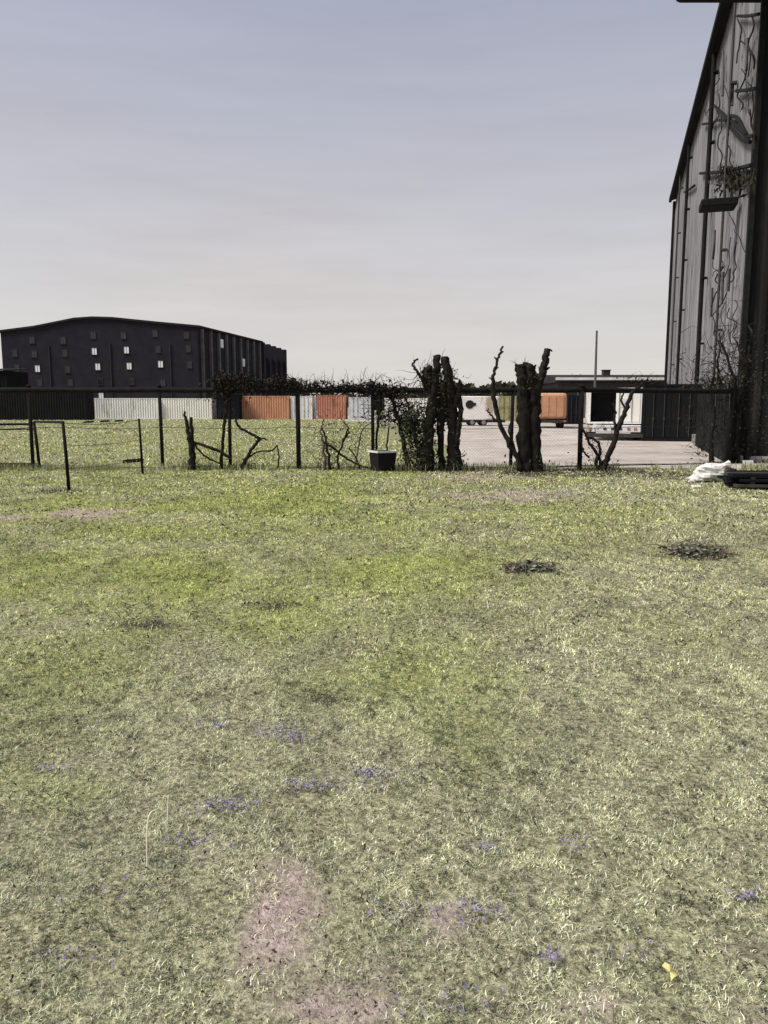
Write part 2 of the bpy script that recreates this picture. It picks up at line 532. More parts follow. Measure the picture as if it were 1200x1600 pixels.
def make_litter():
    """dark dead leaves and specks over the lawn, plus the small purple weeds"""
    xs, ys, ws = [], [], []
    for (a, b, n, w) in ((1.35, 5, 60000, .0055), (5, 10, 40000, .010), (10, 20, 26000, .02)):
        x, y = scatter(a, b, n)
        s, d, g = masks(x, y)
        cl = np.clip((fbm(x * 4, y * 2.5, 33, 3) - .5) * 3, 0, 1)
        kp = (RNG.uniform(0, 1, n) < np.clip(.14 + .1 * s + .8 * d + .5 * cl, 0, 1)) & ((y < 19.8) | (x < 2))
        xs.append(x[kp]); ys.append(y[kp]); ws.append(RNG.uniform(.4, 1.2, kp.sum()) * w)
    x, y, w = map(np.concatenate, (xs, ys, ws))
    n = len(x)
    z = gz(x, y) + RNG.uniform(.004, .02, n)
    az = RNG.uniform(0, 6.28, n)
    tx, ty = RNG.normal(0, .5, n), RNG.normal(0, .5, n)
    V = np.zeros((n, 4, 3), np.float32)
    for k, (u, v) in enumerate(((-1.4, 0), (0, -.6), (1.4, 0), (0, .6))):
        dx = (u * np.cos(az) - v * np.sin(az)) * w; dy = (u * np.sin(az) + v * np.cos(az)) * w
        V[:, k] = np.stack([x + dx, y + dy, z + (dx * tx + dy * ty) + (.4 * w if k % 2 else 0)], -1)
    me = bpy.data.meshes.new("fallen_leaves")
    F = (np.arange(n)[:, None] * 4 + np.arange(4)).astype(np.int32)
    me.vertices.add(n * 4); me.vertices.foreach_set("co", V.ravel())
    me.loops.add(n * 4); me.loops.foreach_set("vertex_index", F.ravel())
    me.polygons.add(n); me.polygons.foreach_set("loop_start", np.arange(0, n * 4, 4, dtype=np.int32))
    me.update(calc_edges=True)
    a = me.attributes.new("tint", 'FLOAT_COLOR', 'POINT')
    c = np.ones((n, 4, 4), np.float32)
    pal = np.array([(.03, .026, .022), (.05, .038, .03), (.09, .065, .05), (.04, .035, .045), (.15, .12, .09)])
    c[:, :, :3] = (pal[RNG.choice(5, n, p=[.35, .25, .18, .12, .10])] * RNG.uniform(.6, 1.3, (n, 1)))[:, None, :]
    a.data.foreach_set("color", c.ravel())
    me.materials.append(BLADE)
    o = bpy.data.objects.new("fallen_leaves", me); COL.objects.link(o)
    tag(o, "small dark dead leaves and twigs scattered over the grass", "leaf litter", kind="stuff")

    fl = MB()
    spots = [(330, 1130, 22, 9, 26), (425, 1140, 26, 10, 60), (455, 1152, 20, 8, 30), (580, 1205, 24, 10, 60), (480, 1228, 24, 8, 40), (350, 1260, 34, 8, 60), (305, 1312, 30, 10, 30),
             (80, 1198, 16, 8, 26), (540, 1225, 40, 15, 30), (160, 1140, 24, 9, 14), (740, 1425, 40, 16, 30), (1165, 1405, 12, 6, 26), (865, 1495, 16, 8, 20), (900, 1320, 20, 8, 16),
             (640, 1420, 40, 16, 22), (130, 1500, 40, 18, 16), (700, 1560, 50, 18, 20), (1000, 1490, 60, 20, 14), (200, 1400, 60, 24, 18), (760, 1330, 18, 8, 18)]
    for (px, py, a, b, n) in spots:
        for _ in range(int(n * 1.8)):
            q = ground(px + random.gauss(0, a * .9), py + random.gauss(0, b * .6))
            zz = float(gz(q.x, q.y)) + random.uniform(.012, .045)
            s = random.uniform(.003, .0065) * max(1, q.y / 4)
            for k in range(2):
                t = random.uniform(0, 6.28)
                ax = Vector((math.cos(t), math.sin(t), random.uniform(-.4, .4))) * s
                ay = Vector((-math.sin(t) * .6, math.cos(t) * .6, random.uniform(.2, 1))) * s
                p = Vector((q.x, q.y, zz + k * .004))
                fl.add([p - ax, p - ay, p + ax, p + ay], [(0, 1, 2, 3)])
    tag(fl.build("wildflowers", "petal"), "tiny purple flowering weeds in patches of the near grass", "wildflowers", kind="stuff")


make_litter()

# ------------------------------------------------------------------ dirt yard behind the fence
def dirt_yard():
    m = dirt_material()
    left = [ground(705, 733), ground(715, 715), ground(700, 700), ground(690, 690), ground(668, 680), ground(655, 673), ground(648, 668), ground(600, 661), ground(520, 657)]
    pts = []
    L = smooth_path([(p.x, p.y) for p in left], 10)
    for i, p in enumerate(L):
        pts.append((p[0] + random.gauss(0, .05 + .006 * p[1]), p[1]))
    near = []
    for i in range(60):
        t = i / 59
        x = 19 + (pts[0][0] - 19) * t
        near.append((x, 19.9 + .25 * math.sin(x * 1.3) + random.gauss(0, .07) + max(0, (x - 9) * .25)))
    poly = near + pts + [(-30, 130), (90, 130), (90, 40), (40, 26)]
    me = bpy.data.meshes.new("dirt_yard")
    me.from_pydata([(x, y, .004) for x, y in poly], [], [tuple(range(len(poly)))])
    me.materials.append(m)
    o = bpy.data.objects.new("dirt_yard", me); COL.objects.link(o)
    if me.polygons[0].normal.z < 0:
        me.flip_normals()
    tag(o, "pale sandy dirt yard beyond the chain link fence", "dirt yard", kind="structure")


dirt_yard()

# ------------------------------------------------------------------ shipping containers
def corr(mb, p0, p1, z0, z1, pitch=.30, depth=.045):
    """trapezoid-corrugated sheet from p0 to p1, ribs standing to the right of travel"""
    p0, p1 = Vector((*p0, 0)), Vector((*p1, 0))
    L = (p1 - p0).length
    t = (p1 - p0) / L
    nrm = Vector((t.y, -t.x, 0))
    n = max(1, round(L / pitch))
    st = []
    for i in range(n):
        for f, d in ((0, 0), (.3, 0), (.5, depth), (.8, depth)):
            st.append(((i + f) / n * L, d))
    st.append((L, 0))
    V, F = [], []
    for s, d in st:
        q = p0 + t * s + nrm * d
        V += [(q.x, q.y, z0), (q.x, q.y, z1)]
    for i in range(len(st) - 1):
        F.append((2 * i, 2 * i + 2, 2 * i + 3, 2 * i + 1))
    return mb.add(V, F)


def container(loc, rz, L, W, H, m, label, doors_end=True, group="shipping containers in the yard"):
    """local x = length, front long side faces local -y, door end at local -x"""
    r = thing("shipping_container", loc, label, "shipping container", rz, group)
    z0, z1 = .16, H - .1
    b = MB()
    i = .05
    corr(b, (-L / 2 + .1, -W / 2 + i), (L / 2 - .1, -W / 2 + i), z0, z1)
    corr(b, (L / 2 - i, -W / 2 + .1), (L / 2 - i, W / 2 - .1), z0, z1)
    corr(b, (L / 2 - .1, W / 2 - i), (-L / 2 + .1, W / 2 - i), z0, z1)
    if not doors_end:
        corr(b, (-L / 2 + i, W / 2 - .1), (-L / 2 + i, -W / 2 + .1), z0, z1)
    b.box(-L / 2 + .06, L / 2 - .06, -W / 2 + .06, W / 2 - .06, H - .09, H - .03)
    b.build("body", m, r)
    f = MB()
    for sx in (-1, 1):
        for sy in (-1, 1):
            x0, x1 = sorted((sx * L / 2, sx * (L / 2 - .13)))
            y0, y1 = sorted((sy * W / 2, sy * (W / 2 - .13)))
            f.bbox(x0, x1, y0, y1, 0, H, .015)
    for sy in (-1, 1):
        y0, y1 = sorted((sy * (W / 2 - .005), sy * (W / 2 - .08)))
        f.box(-L / 2 + .13, L / 2 - .13, y0, y1, .01, .17)
        f.box(-L / 2 + .13, L / 2 - .13, y0, y1, H - .11, H - .01)
    for sx in (-1, 1):
        x0, x1 = sorted((sx * (L / 2 - .005), sx * (L / 2 - .08)))
        f.box(x0, x1, -W / 2 + .13, W / 2 - .13, .01, .17)
        f.box(x0, x1, -W / 2 + .13, W / 2 - .13, H - .11, H - .01)
    f.build("frame", m, r)
    if doors_end:
        for s in (-1, 1):
            d = MB()
            y0, y1 = sorted((s * .008, s * (W / 2 - .135)))
            d.bbox(-L / 2 + .02, -L / 2 + .07, y0, y1, .18, H - .12, .01)
            do = d.build("door", m, r)
            for yy in (.3, .75):
                q = MB()
                q.tube([(-L / 2 - .015, s * yy * W / 2.44, .2), (-L / 2 - .015, s * yy * W / 2.44, H - .14)], .02, 6)
                q.box(-L / 2 - .05, -L / 2 + .02, s * yy * W / 2.44 - .05, s * yy * W / 2.44 + .05, 1.0, 1.08)
                q.build("locking_bar", "steel", do)
    return r


def place(px0, px1, Y, rz=0.0):
    a, b = at(px0, 655, Y), at(px1, 655, Y)
    return (a.x + b.x) / 2, b.x - a.x


Y0 = 96
cx, L = place(136, 248, Y0)
container((cx, Y0 + 1.2, 0), R(1), L, 2.44, 2.62, "white_box", "long white shipping container in front of the big dark building")
cx, L = place(249, 331, Y0)
container((cx, Y0 + 1.6, 0), R(-1), L, 2.44, 2.6, "cream_box", "cream shipping container at the end of the long white container")
cx, L = place(-50, 134, 90)
container((cx, 91.5, 0), R(1), L, 2.6, 3.3, "black_box", "long black shipping container low in front of the dark building")
cx, L = place(337, 372, 93)
container((cx, 96.5, 0), R(90), 6.06, L, 3.1, "navy_box", "navy shipping container end-on between the cream and the orange containers")
cx, L = place(374, 452, Y0)
container((cx, Y0 + 1.2, 0), R(1), L, 2.44, 2.9, "orange_box", "wide orange shipping container seen from its long side")
cx, L = place(454, 488, Y0)
container((cx, Y0 + 3.2, 0), R(90), 6.06, L, 2.85, "white_box", "white shipping container end-on between the two orange containers")
cx, L = place(490, 494, Y0)
cx, L = place(496, 541, Y0)
container((cx, Y0 + 1.5, 0), R(-2), L, 2.6, 3.0, "rust_box", "rust red shipping container behind the dry weeds at the fence")
cx, L = place(545, 582, Y0)
container((cx, Y0 + 3.0, 0), R(90), 6.06, L, 2.75, "grey_box", "pale grey shipping container end-on right of the rust red one")
cx, L = place(601, 668, 90)
container((cx, 91.0, 0), R(1), L, 2.44, 2.55, "white_box", "white shipping container half hidden behind vines and the multi-stemmed trunk")
cx, L = place(778, 822, 84)
container((cx, 86.0, 0), R(90), 4.5, L, 2.7, "yellow_box", "dull yellow shipping container end-on behind the bent sapling")
cx, L = place(884, 908, 70)
container((cx, 73.0, 0), R(90), 6.06, L * 1.3, 2.6, "navy_box", "dark navy shipping container behind the fence post beside the orange tank")
# the near black container right of centre
q0, q1 = ground(1003, 690), ground(1092, 690)
Wc = q1.x - q0.x
container(((q0.x + q1.x) / 2 + .85, q0.y + 3.0, 0), R(90 - 16), 6.06, Wc * .97, 2.62, "black_box", "black shipping container standing near the tall pale metal building")


# ------------------------------------------------------------------ trailers and truck
def wheel(parent, x, y, r=.42, w=.24, axis='x', name="wheel"):
    n = 24
    o = MB()
    prof = [(r * .62, -w / 2), (r * .92, -w / 2), (r, -w * .32), (r, w * .32), (r * .92, w / 2), (r * .62, w / 2)]
    V, F = [], []
    for i in range(n):
        a = 2 * math.pi * i / n
        for (rr, t) in prof:
            p = (rr * math.cos(a), t, r + rr * math.sin(a))
            V.append((x + p[0], y + p[1], p[2]) if axis == 'y' else (x + p[1], y + p[0], p[2]))
    k = len(prof)
    for i in range(n):
        j = (i + 1) % n
        for q in range(k):
            q2 = (q + 1) % k
            F.append((i * k + q, j * k + q, j * k + q2, i * k + q2))
    o.add(V, F)
    t = o.build(name, "rubber", parent, True)
    h = MB()
    if axis == 'y':
        h.tube([(x, y - w * .3, r), (x, y + w * .3, r)], r * .61, 16)
        h.tube([(x, y - w * .42, r), (x, y + w * .42, r)], r * .2, 12)
    else:
        h.tube([(x - w * .3, y, r), (x + w * .3, y, r)], r * .61, 16)
        h.tube([(x - w * .42, y, r), (x + w * .42, y, r)], r * .2, 12)
    h.build("rim", "rim", t)
    return t


def white_trailer():
    Y = 64
    a, b = at(716, 650, Y), at(779, 650, Y)
    zt = at(750, 619, Y).z
    cx, L = (a.x + b.x) / 2, b.x - a.x
    r = thing("cargo_trailer", (cx, Y + 1.1, 0), "small white cargo trailer between the two pruned trunks", "trailer")
    zb = at(750, 656, Y).z
    body = MB(); body.bbox(-L / 2, L / 2, -1.1, 1.1, zb, zt, .05)
    bo = body.build("body", "white_box", r)
    tr = MB()
    tr.box(-L / 2 + .06, L / 2 - .06, -1.112, -1.098, zb + .02, zb + .10)
    tr.build("trim", "grey_box", bo)
    w = MB()
    wx = (at(734, 632, Y).x - cx)
    n = 10
    zc = at(734, 632, Y).z
    w.tube([(wx, -1.13, zc), (wx, -1.05, zc)], .36, 10)
    w.box(wx + .2, wx + .5, -1.125, -1.05, zc - .12, zc + .14)
    w.build("spare_wheel", "rubber", r)
    d = MB(); d.box(L / 2 - .95, L / 2 - .15, -1.115, -1.0, zb + .1, zt - .15); do = d.build("door", "cream_box", r)
    h = MB(); h.box(L / 2 - .9, L / 2 - .82, -1.14, -1.114, zb + .8, zb + .95); h.build("handle", "steel", do)
    c = MB()
    c.box(-L / 2 - 4.6, L / 2 + .6, -.9, -.78, zb - .22, zb - .01); c.box(-L / 2 - 4.6, L / 2 + .6, .78, .9, zb - .22, zb - .01)
    for k in range(7):
        x = -L / 2 - 4.4 + k * (L + 4.8) / 6
        c.box(x, x + .1, -.78, .78, zb - .2, zb - .03)
    c.build("chassis", "steel", r)
    for x in (-.5, .45, -L / 2 - 3.4):
        for y in (-.95, .95):
            wheel(r, x, y, .3, .2, 'y')


white_trailer()


def tank_trailer():
    Y = 57
    a, b = at(838, 650, Y), at(886, 650, Y)
    zt = at(860, 614, Y).z; zb = at(860, 655, Y).z
    cx, W = (a.x + b.x) / 2, b.x - a.x
    r = thing("box_trailer", (cx, Y, 0), "orange box trailer with rounded corners right of the thick pruned trunk", "trailer")
    H = zt - zb
    def ring(y, k):
        pts = []
        rr = .55
        for i in range(28):
            t = 2 * math.pi * i / 28
            c, s_ = math.cos(t), math.sin(t)
            e = .2
            pts.append((W / 2 * k * math.copysign(abs(c) ** e, c), y, (zb + zt) / 2 + H / 2 * k * math.copysign(abs(s_) ** e, s_)))
        return pts
    t = MB()
    V = ring(0.12, .82) + ring(.02, .95) + ring(.12, 1) + ring(5.0, 1) + ring(5.1, .9)
    n = 28
    V = ring(0.0, .80) + ring(.05, .94) + ring(.18, 1) + ring(5.0, 1) + ring(5.12, .9)
    F = [tuple(range(n)), tuple(reversed(range(4 * n, 5 * n)))]
    for k in range(4):
        for i in range(n):
            j = (i + 1) % n
            F.append((k * n + j, k * n + i, (k + 1) * n + i, (k + 1) * n + j))
    t.add(V, F); to = t.build("body", "amber_box", r)
    for k in range(4):
        h = MB(); x = -W * .36 + k * W * .24; h.box(x - .03, x + .03, -.02, .004, zb + H * .12, zb + H * .88); h.build("door_rib", "orange_box", to)
    c = MB()
    for x in (-.55, .43):
        c.box(x, x + .12, -.1, 5.3, zb - .22, zb - .01)
    c.box(-W / 2, W / 2, -.15, -.02, zb - .26, zb - .06)
    for k in range(5):
        c.box(-.43, .43, .4 + k, .5 + k, zb - .18, zb - .04)
    c.build("chassis", "steel", r)
    for s in (-1, 1):
        l = MB(); l.bbox(s * W * .42 - .1, s * W * .42 + .1, -.19, -.151, zb - .2, zb - .1, .01); l.build("tail_light", "rust_box", r)
    for y in (1.0, 2.0):
        for x in (-W / 2 + .18, W / 2 - .18):
            wheel(r, x, y, min(.42, (zb - .02) / 2 + .1), .26)


tank_trailer()


def box_truck():
    Y = 36.5
    a, b = at(915, 650, Y), at(1001, 650, Y)
    cx, W = (a.x + b.x) / 2, (b.x - a.x) * .975
    zt = at(960, 606, Y).z; zb = at(960, 662, Y).z
    r = thing("box_truck", (cx, Y, 0), "white box truck seen from behind with its dark left doorway open", "truck", -R(16.8))
    X = lambda px: at(px, 640, Y).x - cx
    d0, d1 = X(924), X(962)
    b_ = MB()
    L = 5.2
    b_.box(-W / 2, -W / 2 + .06, .0, L, zb, zt); b_.box(W / 2 - .06, W / 2, 0, L, zb, zt)
    b_.box(-W / 2 + .06, W / 2 - .06, 0, L, zt - .1, zt); b_.box(-W / 2 + .06, W / 2 - .06, 0, L, zb, zb + .08)
    b_.box(-W / 2 + .06, W / 2 - .06, L - .06, L, zb + .08, zt - .1)
    b_.box(-W / 2 + .06, d0, 0, .06, zb + .08, zt - .1)
    b_.build("body", "white_box", r)
    k = MB(); k.box(d0 + .004, d1 - .004, .9, .96, zb + .09, zt - .11)  # black panels stand in for the shade inside the open cargo box
    k.box(-W / 2 + .07, d0 - .0, .062, .96, zb + .09, zt - .11)
    k.build("doorway_shade", "blackmetal", r)
    dr = MB(); dr.bbox(d1, W / 2 - .065, -.015, .045, zb + .085, zt - .105, .01)
    do = dr.build("door", "cream_box", r)
    for (px, w) in ((966, .03), (985, .02)):
        h = MB(); h.tube([(X(px), -.04, zb + .12), (X(px), -.04, zt - .14)], w, 6); h.build("locking_bar", "grey_box", do)
    h = MB(); h.box(X(968), X(984), -.03, -.0152, zb + .75, zt - .5); h.build("window", "grey_box", do)
    z1, z2 = at(960, 668, Y).z, at(960, 675, Y).z
    bm = MB(); bm.bbox(-W / 2 + .05, W / 2, -.3, -.02, z2, z1 + .12, .02); bm.build("bumper", "grey_box", r)
    z3, z4 = at(960, 677, Y).z, at(960, 683, Y).z
    st = MB(); st.bbox(-W / 2 + .1, W / 2 + .1, -.36, -.12, z4, z3, .015); st.build("step_bar", "steel", r)
    for x in (-W / 2 + .25, -.35, .0, .35, .72, W / 2 - .25):
        l = MB(); l.bbox(x - .07, x + .07, -.325, -.302, z2 + .1, z2 + .22, .008); l.build("tail_light", "rust_box" if abs(x) > .7 else "steel", r)
    c = MB(); c.box(-.5, -.38, .05, L + 1.5, zb - .25, zb - .005); c.box(.38, .5, .05, L + 1.5, zb - .25, zb - .005); c.build("chassis", "steel", r)
    cab = MB(); cab.bbox(-W / 2 + .15, W / 2 - .15, L + .2, L + 2.0, zb - .3, zt - .15, .12); cab.build("cab", "white_box", r)
    for y in (1.1, 5.9):
        for x in (-W / 2 + .2, W / 2 - .2):
            wheel(r, x, y, .42, .3)


box_truck()

# ------------------------------------------------------------------ the big dark building (left, far)
def big_building():
    D = 150
    k = D / 1200.0
    X = lambda px: at(px, 600, D).x
    Z = lambda py: at(150, py, D).z
    r = thing("apartment_building", (X(150), D, 0), "big dark building with a low gable and small pale windows at the left", "building")
    ox = X(150)
    xl, xr = X(6) - ox, X(311) - ox
    prof = [(xl, Z(520)), (X(60) - ox, Z(512.5)), (X(122) - ox, Z(500)), (X(150) - ox, Z(498)), (X(182) - ox, Z(499)), (X(250) - ox, Z(506)), (xr, Z(512))]
    far = Vector((at(446, 600, 204).x - ox, 54, 0))
    dv = far - Vector((xr, 0, 0))
    split = .66
    def pt(s, t):  # s across the front, t back along the depth
        return Vector((s, 0, 0)) + dv * t
    w = MB()
    V, F = [], []
    n = len(prof)
    for t in (0, split):
        for (x, z) in prof:
            p = pt(x, t); V += [(p.x, p.y, 0), (p.x, p.y, z)]
    m2 = 2 * n
    for i in range(n - 1):
        F.append((2 * i, 2 * i + 2, 2 * i + 3, 2 * i + 1))
        F.append((m2 + 2 * i + 2, m2 + 2 * i, m2 + 2 * i + 1, m2 + 2 * i + 3))
    F.append((m2, 0, 1, m2 + 1)); F.append((2 * n - 2, m2 + 2 * n - 2, m2 + 2 * n - 1, 2 * n - 1))
    w.add(V, F)
    w.build("wall", "brick", r)
    rf = MB(); V, F = [], []
    for t in (-.006, split + .003):
        for (x, z) in prof:
            xx = x + (-.5 if x == xl else .5 if x == xr else 0)
            p = pt(xx, t); V += [(p.x, p.y, z + .02), (p.x, p.y, z + .42)]
    for i in range(n - 1):
        F.append((2 * i + 1, 2 * i + 3, m2 + 2 * i + 3, m2 + 2 * i + 1))
        F.append((2 * i, m2 + 2 * i, m2 + 2 * i + 2, 2 * i + 2))
        F.append((2 * i, 2 * i + 2, 2 * i + 3, 2 * i + 1)); F.append((m2 + 2 * i + 2, m2 + 2 * i, m2 + 2 * i + 1, m2 + 2 * i + 3))
    F.append((m2, 0, 1, m2 + 1)); F.append((2 * n - 2, m2 + 2 * n - 2, m2 + 2 * n - 1, 2 * n - 1))
    rf.add(V, F); rf.build("roof", "roofing", r)
    # lower rear wing with tall piers standing open against the sky
    zw, zp = Z(512) - 3.2, Z(512) + .2
    g = MB()
    a, b = pt(xr, split + .002), pt(xr, 1.0); c, d = pt(xl, split + .002), pt(xl, 1.0)
    g.add([(a.x, a.y, 0), (b.x, b.y, 0), (d.x, d.y, 0), (c.x, c.y, 0), (a.x, a.y, zw), (b.x, b.y, zw), (d.x, d.y, zw), (c.x, c.y, zw)],
          [(0, 1, 5, 4), (1, 2, 6, 5), (2, 3, 7, 6), (3, 0, 4, 7), (4, 5, 6, 7)])
    g.build("rear_wing", "brick", r)
    for i in range(5):
        p = pt(xr + .25, split + .02 + i * (1 - split - .03) / 4.0)
        q = MB(); q.box(p.x - .9, p.x + .25, p.y - 1.0, p.y + 1.0, 0, zp - .004 * i - .12 * i); q.build("pier", "brick", r)
    # pilasters and balcony slabs down the receding side
    u = dv.normalized(); nx = Vector((u.y, -u.x, 0))
    for i in range(9):
        p = pt(xr, .03 + i * (split - .06) / 8) + nx * .02
        q = MB()
        e = [p - u * .35, p + u * .35, p + u * .35 + nx * .45, p - u * .35 + nx * .45]
        z1 = prof[-1][1] - .1
        q.add([(v.x, v.y, 0) for v in e] + [(v.x, v.y, z1) for v in e], [(0, 1, 2, 3), (7, 6, 5, 4), (1, 0, 4, 5), (2, 1, 5, 6), (3, 2, 6, 7), (0, 3, 7, 4)])
        q.build("pilaster", "pilaster", r)
    for row, zz in enumerate((3.6, 7.0, 10.4, 13.6)):
        for i in range(8):
            t = .03 + (i + .5) * (split - .06) / 8
            p = pt(xr, t) + nx * .03
            e = [p - u * .8, p + u * .8, p + u * .8 + nx * .06, p - u * .8 + nx * .06]
            q = MB()
            q.add([(v.x, v.y, zz) for v in e] + [(v.x, v.y, zz + 1.7) for v in e], [(0, 1, 2, 3), (7, 6, 5, 4), (1, 0, 4, 5), (2, 1, 5, 6), (3, 2, 6, 7), (0, 3, 7, 4)])
            bright = (row, i) in ((2, 5), (3, 2))
            q.build("side_window", "sky_pane" if bright else "roofing", r)
    # front windows: five visible columns, four rows
    bright = {(150, 549): 2, (154, 573): 2, (200, 547): 2, (203, 572): 2, (252, 569): 2, (60, 576): 2, (56, 553): 1, (54, 531): 1, (102, 532): 1,
              (149, 524): 1, (196, 524): 1, (245, 521): 1, (104, 552): 0, (107, 577): 0, (249, 546): 0, (62, 598): 0, (110, 598): 0, (157, 618): 2, (157, 596): 0, (206, 596): 0, (254, 598): 1, (296, 545): 0, (297, 570): 0, (294, 524): 0, (26, 552): 0, (28, 575): 0}
    for (px, py), st in bright.items():
        x, z = X(px) - ox, Z(py)
        hw, hh = (.46, .62) if st else (.42, .6)
        fr = MB()
        fr.box(x - hw - .1, x - hw, -.07, .12, z - hh, z + hh); fr.box(x + hw, x + hw + .1, -.07, .12, z - hh, z + hh)
        fr.box(x - hw - .1, x + hw + .1, -.07, .12, z + hh, z + hh + .1); fr.box(x - hw - .1, x + hw + .1, -.12, .12, z - hh - .1, z - hh)
        f = fr.build("window", "brick_frame", r)
        p = MB(); p.box(x - hw + .002, x + hw - .002, -.03, .1, z - hh + .002, z + hh - .002)
        p.build("pane", "sky_pane" if st == 2 else "dim_sky_pane" if st == 1 else "glass", f)
        if st:
            q = MB(); q.box(x - .03, x + .03, -.055, -.031, z - hh, z + hh); q.build("glazing_bar", "brick_frame", f)
    for px in (80, 175, 268):
        q = MB(); x = X(px) - ox
        z = Z(520 if px != 80 else 523)
        q.tube([(x, -.1, .1), (x, -.1, z - 2)], .09, 8); q.build("downpipe", "brick_frame", r)


big_building()

# low dark shed at the extreme left beside the big building
def left_shed():
    D = 120
    a, b = at(-60, 600, D), at(12, 600, D)
    z = at(0, 579, D).z
    r = thing("storage_shed", ((a.x + b.x) / 2, D, 0), "low dark shed at the left edge before the big building", "shed")
    L = b.x - a.x
    w = MB(); corr(w, (-L / 2, 0), (L / 2, 0), 0, z, .5, .06); corr(w, (L / 2, 0), (L / 2, 7), 0, z, .5, .06); corr(w, (L / 2, 7), (-L / 2, 7), 0, z, .5, .06); corr(w, (-L / 2, 7), (-L / 2, 0), 0, z, .5, .06)
    w.build("wall", "black_box", r)
    rf = MB(); rf.add([(-L / 2 - .3, -.4, z), (L / 2 + .3, -.4, z), (L / 2 + .3, 7.4, z + .5), (-L / 2 - .3, 7.4, z + .5), (-L / 2 - .3, -.4, z + .15), (L / 2 + .3, -.4, z + .15), (L / 2 + .3, 7.4, z + .65), (-L / 2 - .3, 7.4, z + .65)],
                     [(3, 2, 1, 0), (4, 5, 6, 7), (0, 1, 5, 4), (1, 2, 6, 5), (2, 3, 7, 6), (3, 0, 4, 7)])
    rf.build("roof", "roofing", r)
    g = MB(); g.box(L / 2 - 1.5, L / 2 - .7, -.1, -.07, .1, 2.2); g.build("door", "fascia", r)


left_shed()

# ------------------------------------------------------------------ low warehouse with the pale fascia
def warehouse():
    D = 108
    a = at(868, 600, D)
    zt, zf, zb = at(950, 582, D).z, at(950, 591, D).z, at(950, 598, D).z
    r = thing("warehouse", (a.x + 20, D, 0), "low dark warehouse with a pale fascia strip behind the box truck", "warehouse")
    L = 46
    w = MB()
    corr(w, (-19.5, 0), (L - 20, 0), 0, zb, .6, .06); corr(w, (L - 20, 0), (L - 20, 16), 0, zb, .6, .06); corr(w, (L - 20, 16), (-19.5, 16), 0, zb, .6, .06); corr(w, (-19.5, 16), (-19.5, 0), 0, zb, .6, .06)
    w.build("wall", "steel", r)
    rf = MB(); rf.add([(-20.3, -1.5, zf + .01), (L - 19, -1.5, zf + .01), (L - 19, 8, zt), (-20.3, 8, zt), (L - 19, 17, zf + .01), (-20.3, 17, zf + .01),
                       (-20.3, -1.5, zb + .02), (L - 19, -1.5, zb + .02), (L - 19, 17, zb + .02), (-20.3, 17, zb + .02)],
                      [(0, 1, 2, 3), (3, 2, 4, 5), (9, 8, 7, 6), (0, 3, 5, 9, 6), (1, 7, 8, 4, 2), (0, 6, 7, 1), (5, 4, 8, 9)])
    rf.build("roof", "roofing", r)
    f = MB(); f.box(-20.32, L - 18.98, -1.62, -1.503, zf - .30, zf + .06); f.build("fascia", "fascia", r)
    for i in range(6):
        x = -17 + i * 7
        d = MB(); d.box(x, x + 3.6, -.09, -.07, .1, 3.6); d.build("shutter_door", "roofing" if i % 2 else "concrete", r)
    v = MB(); v.box(-12, -11, 5, 6, zt - .3, zt + .5); v.bbox(-12.1, -10.9, 4.9, 6.1, zt + .5, zt + .62, .03); v.build("roof_vent", "steel", r)


warehouse()

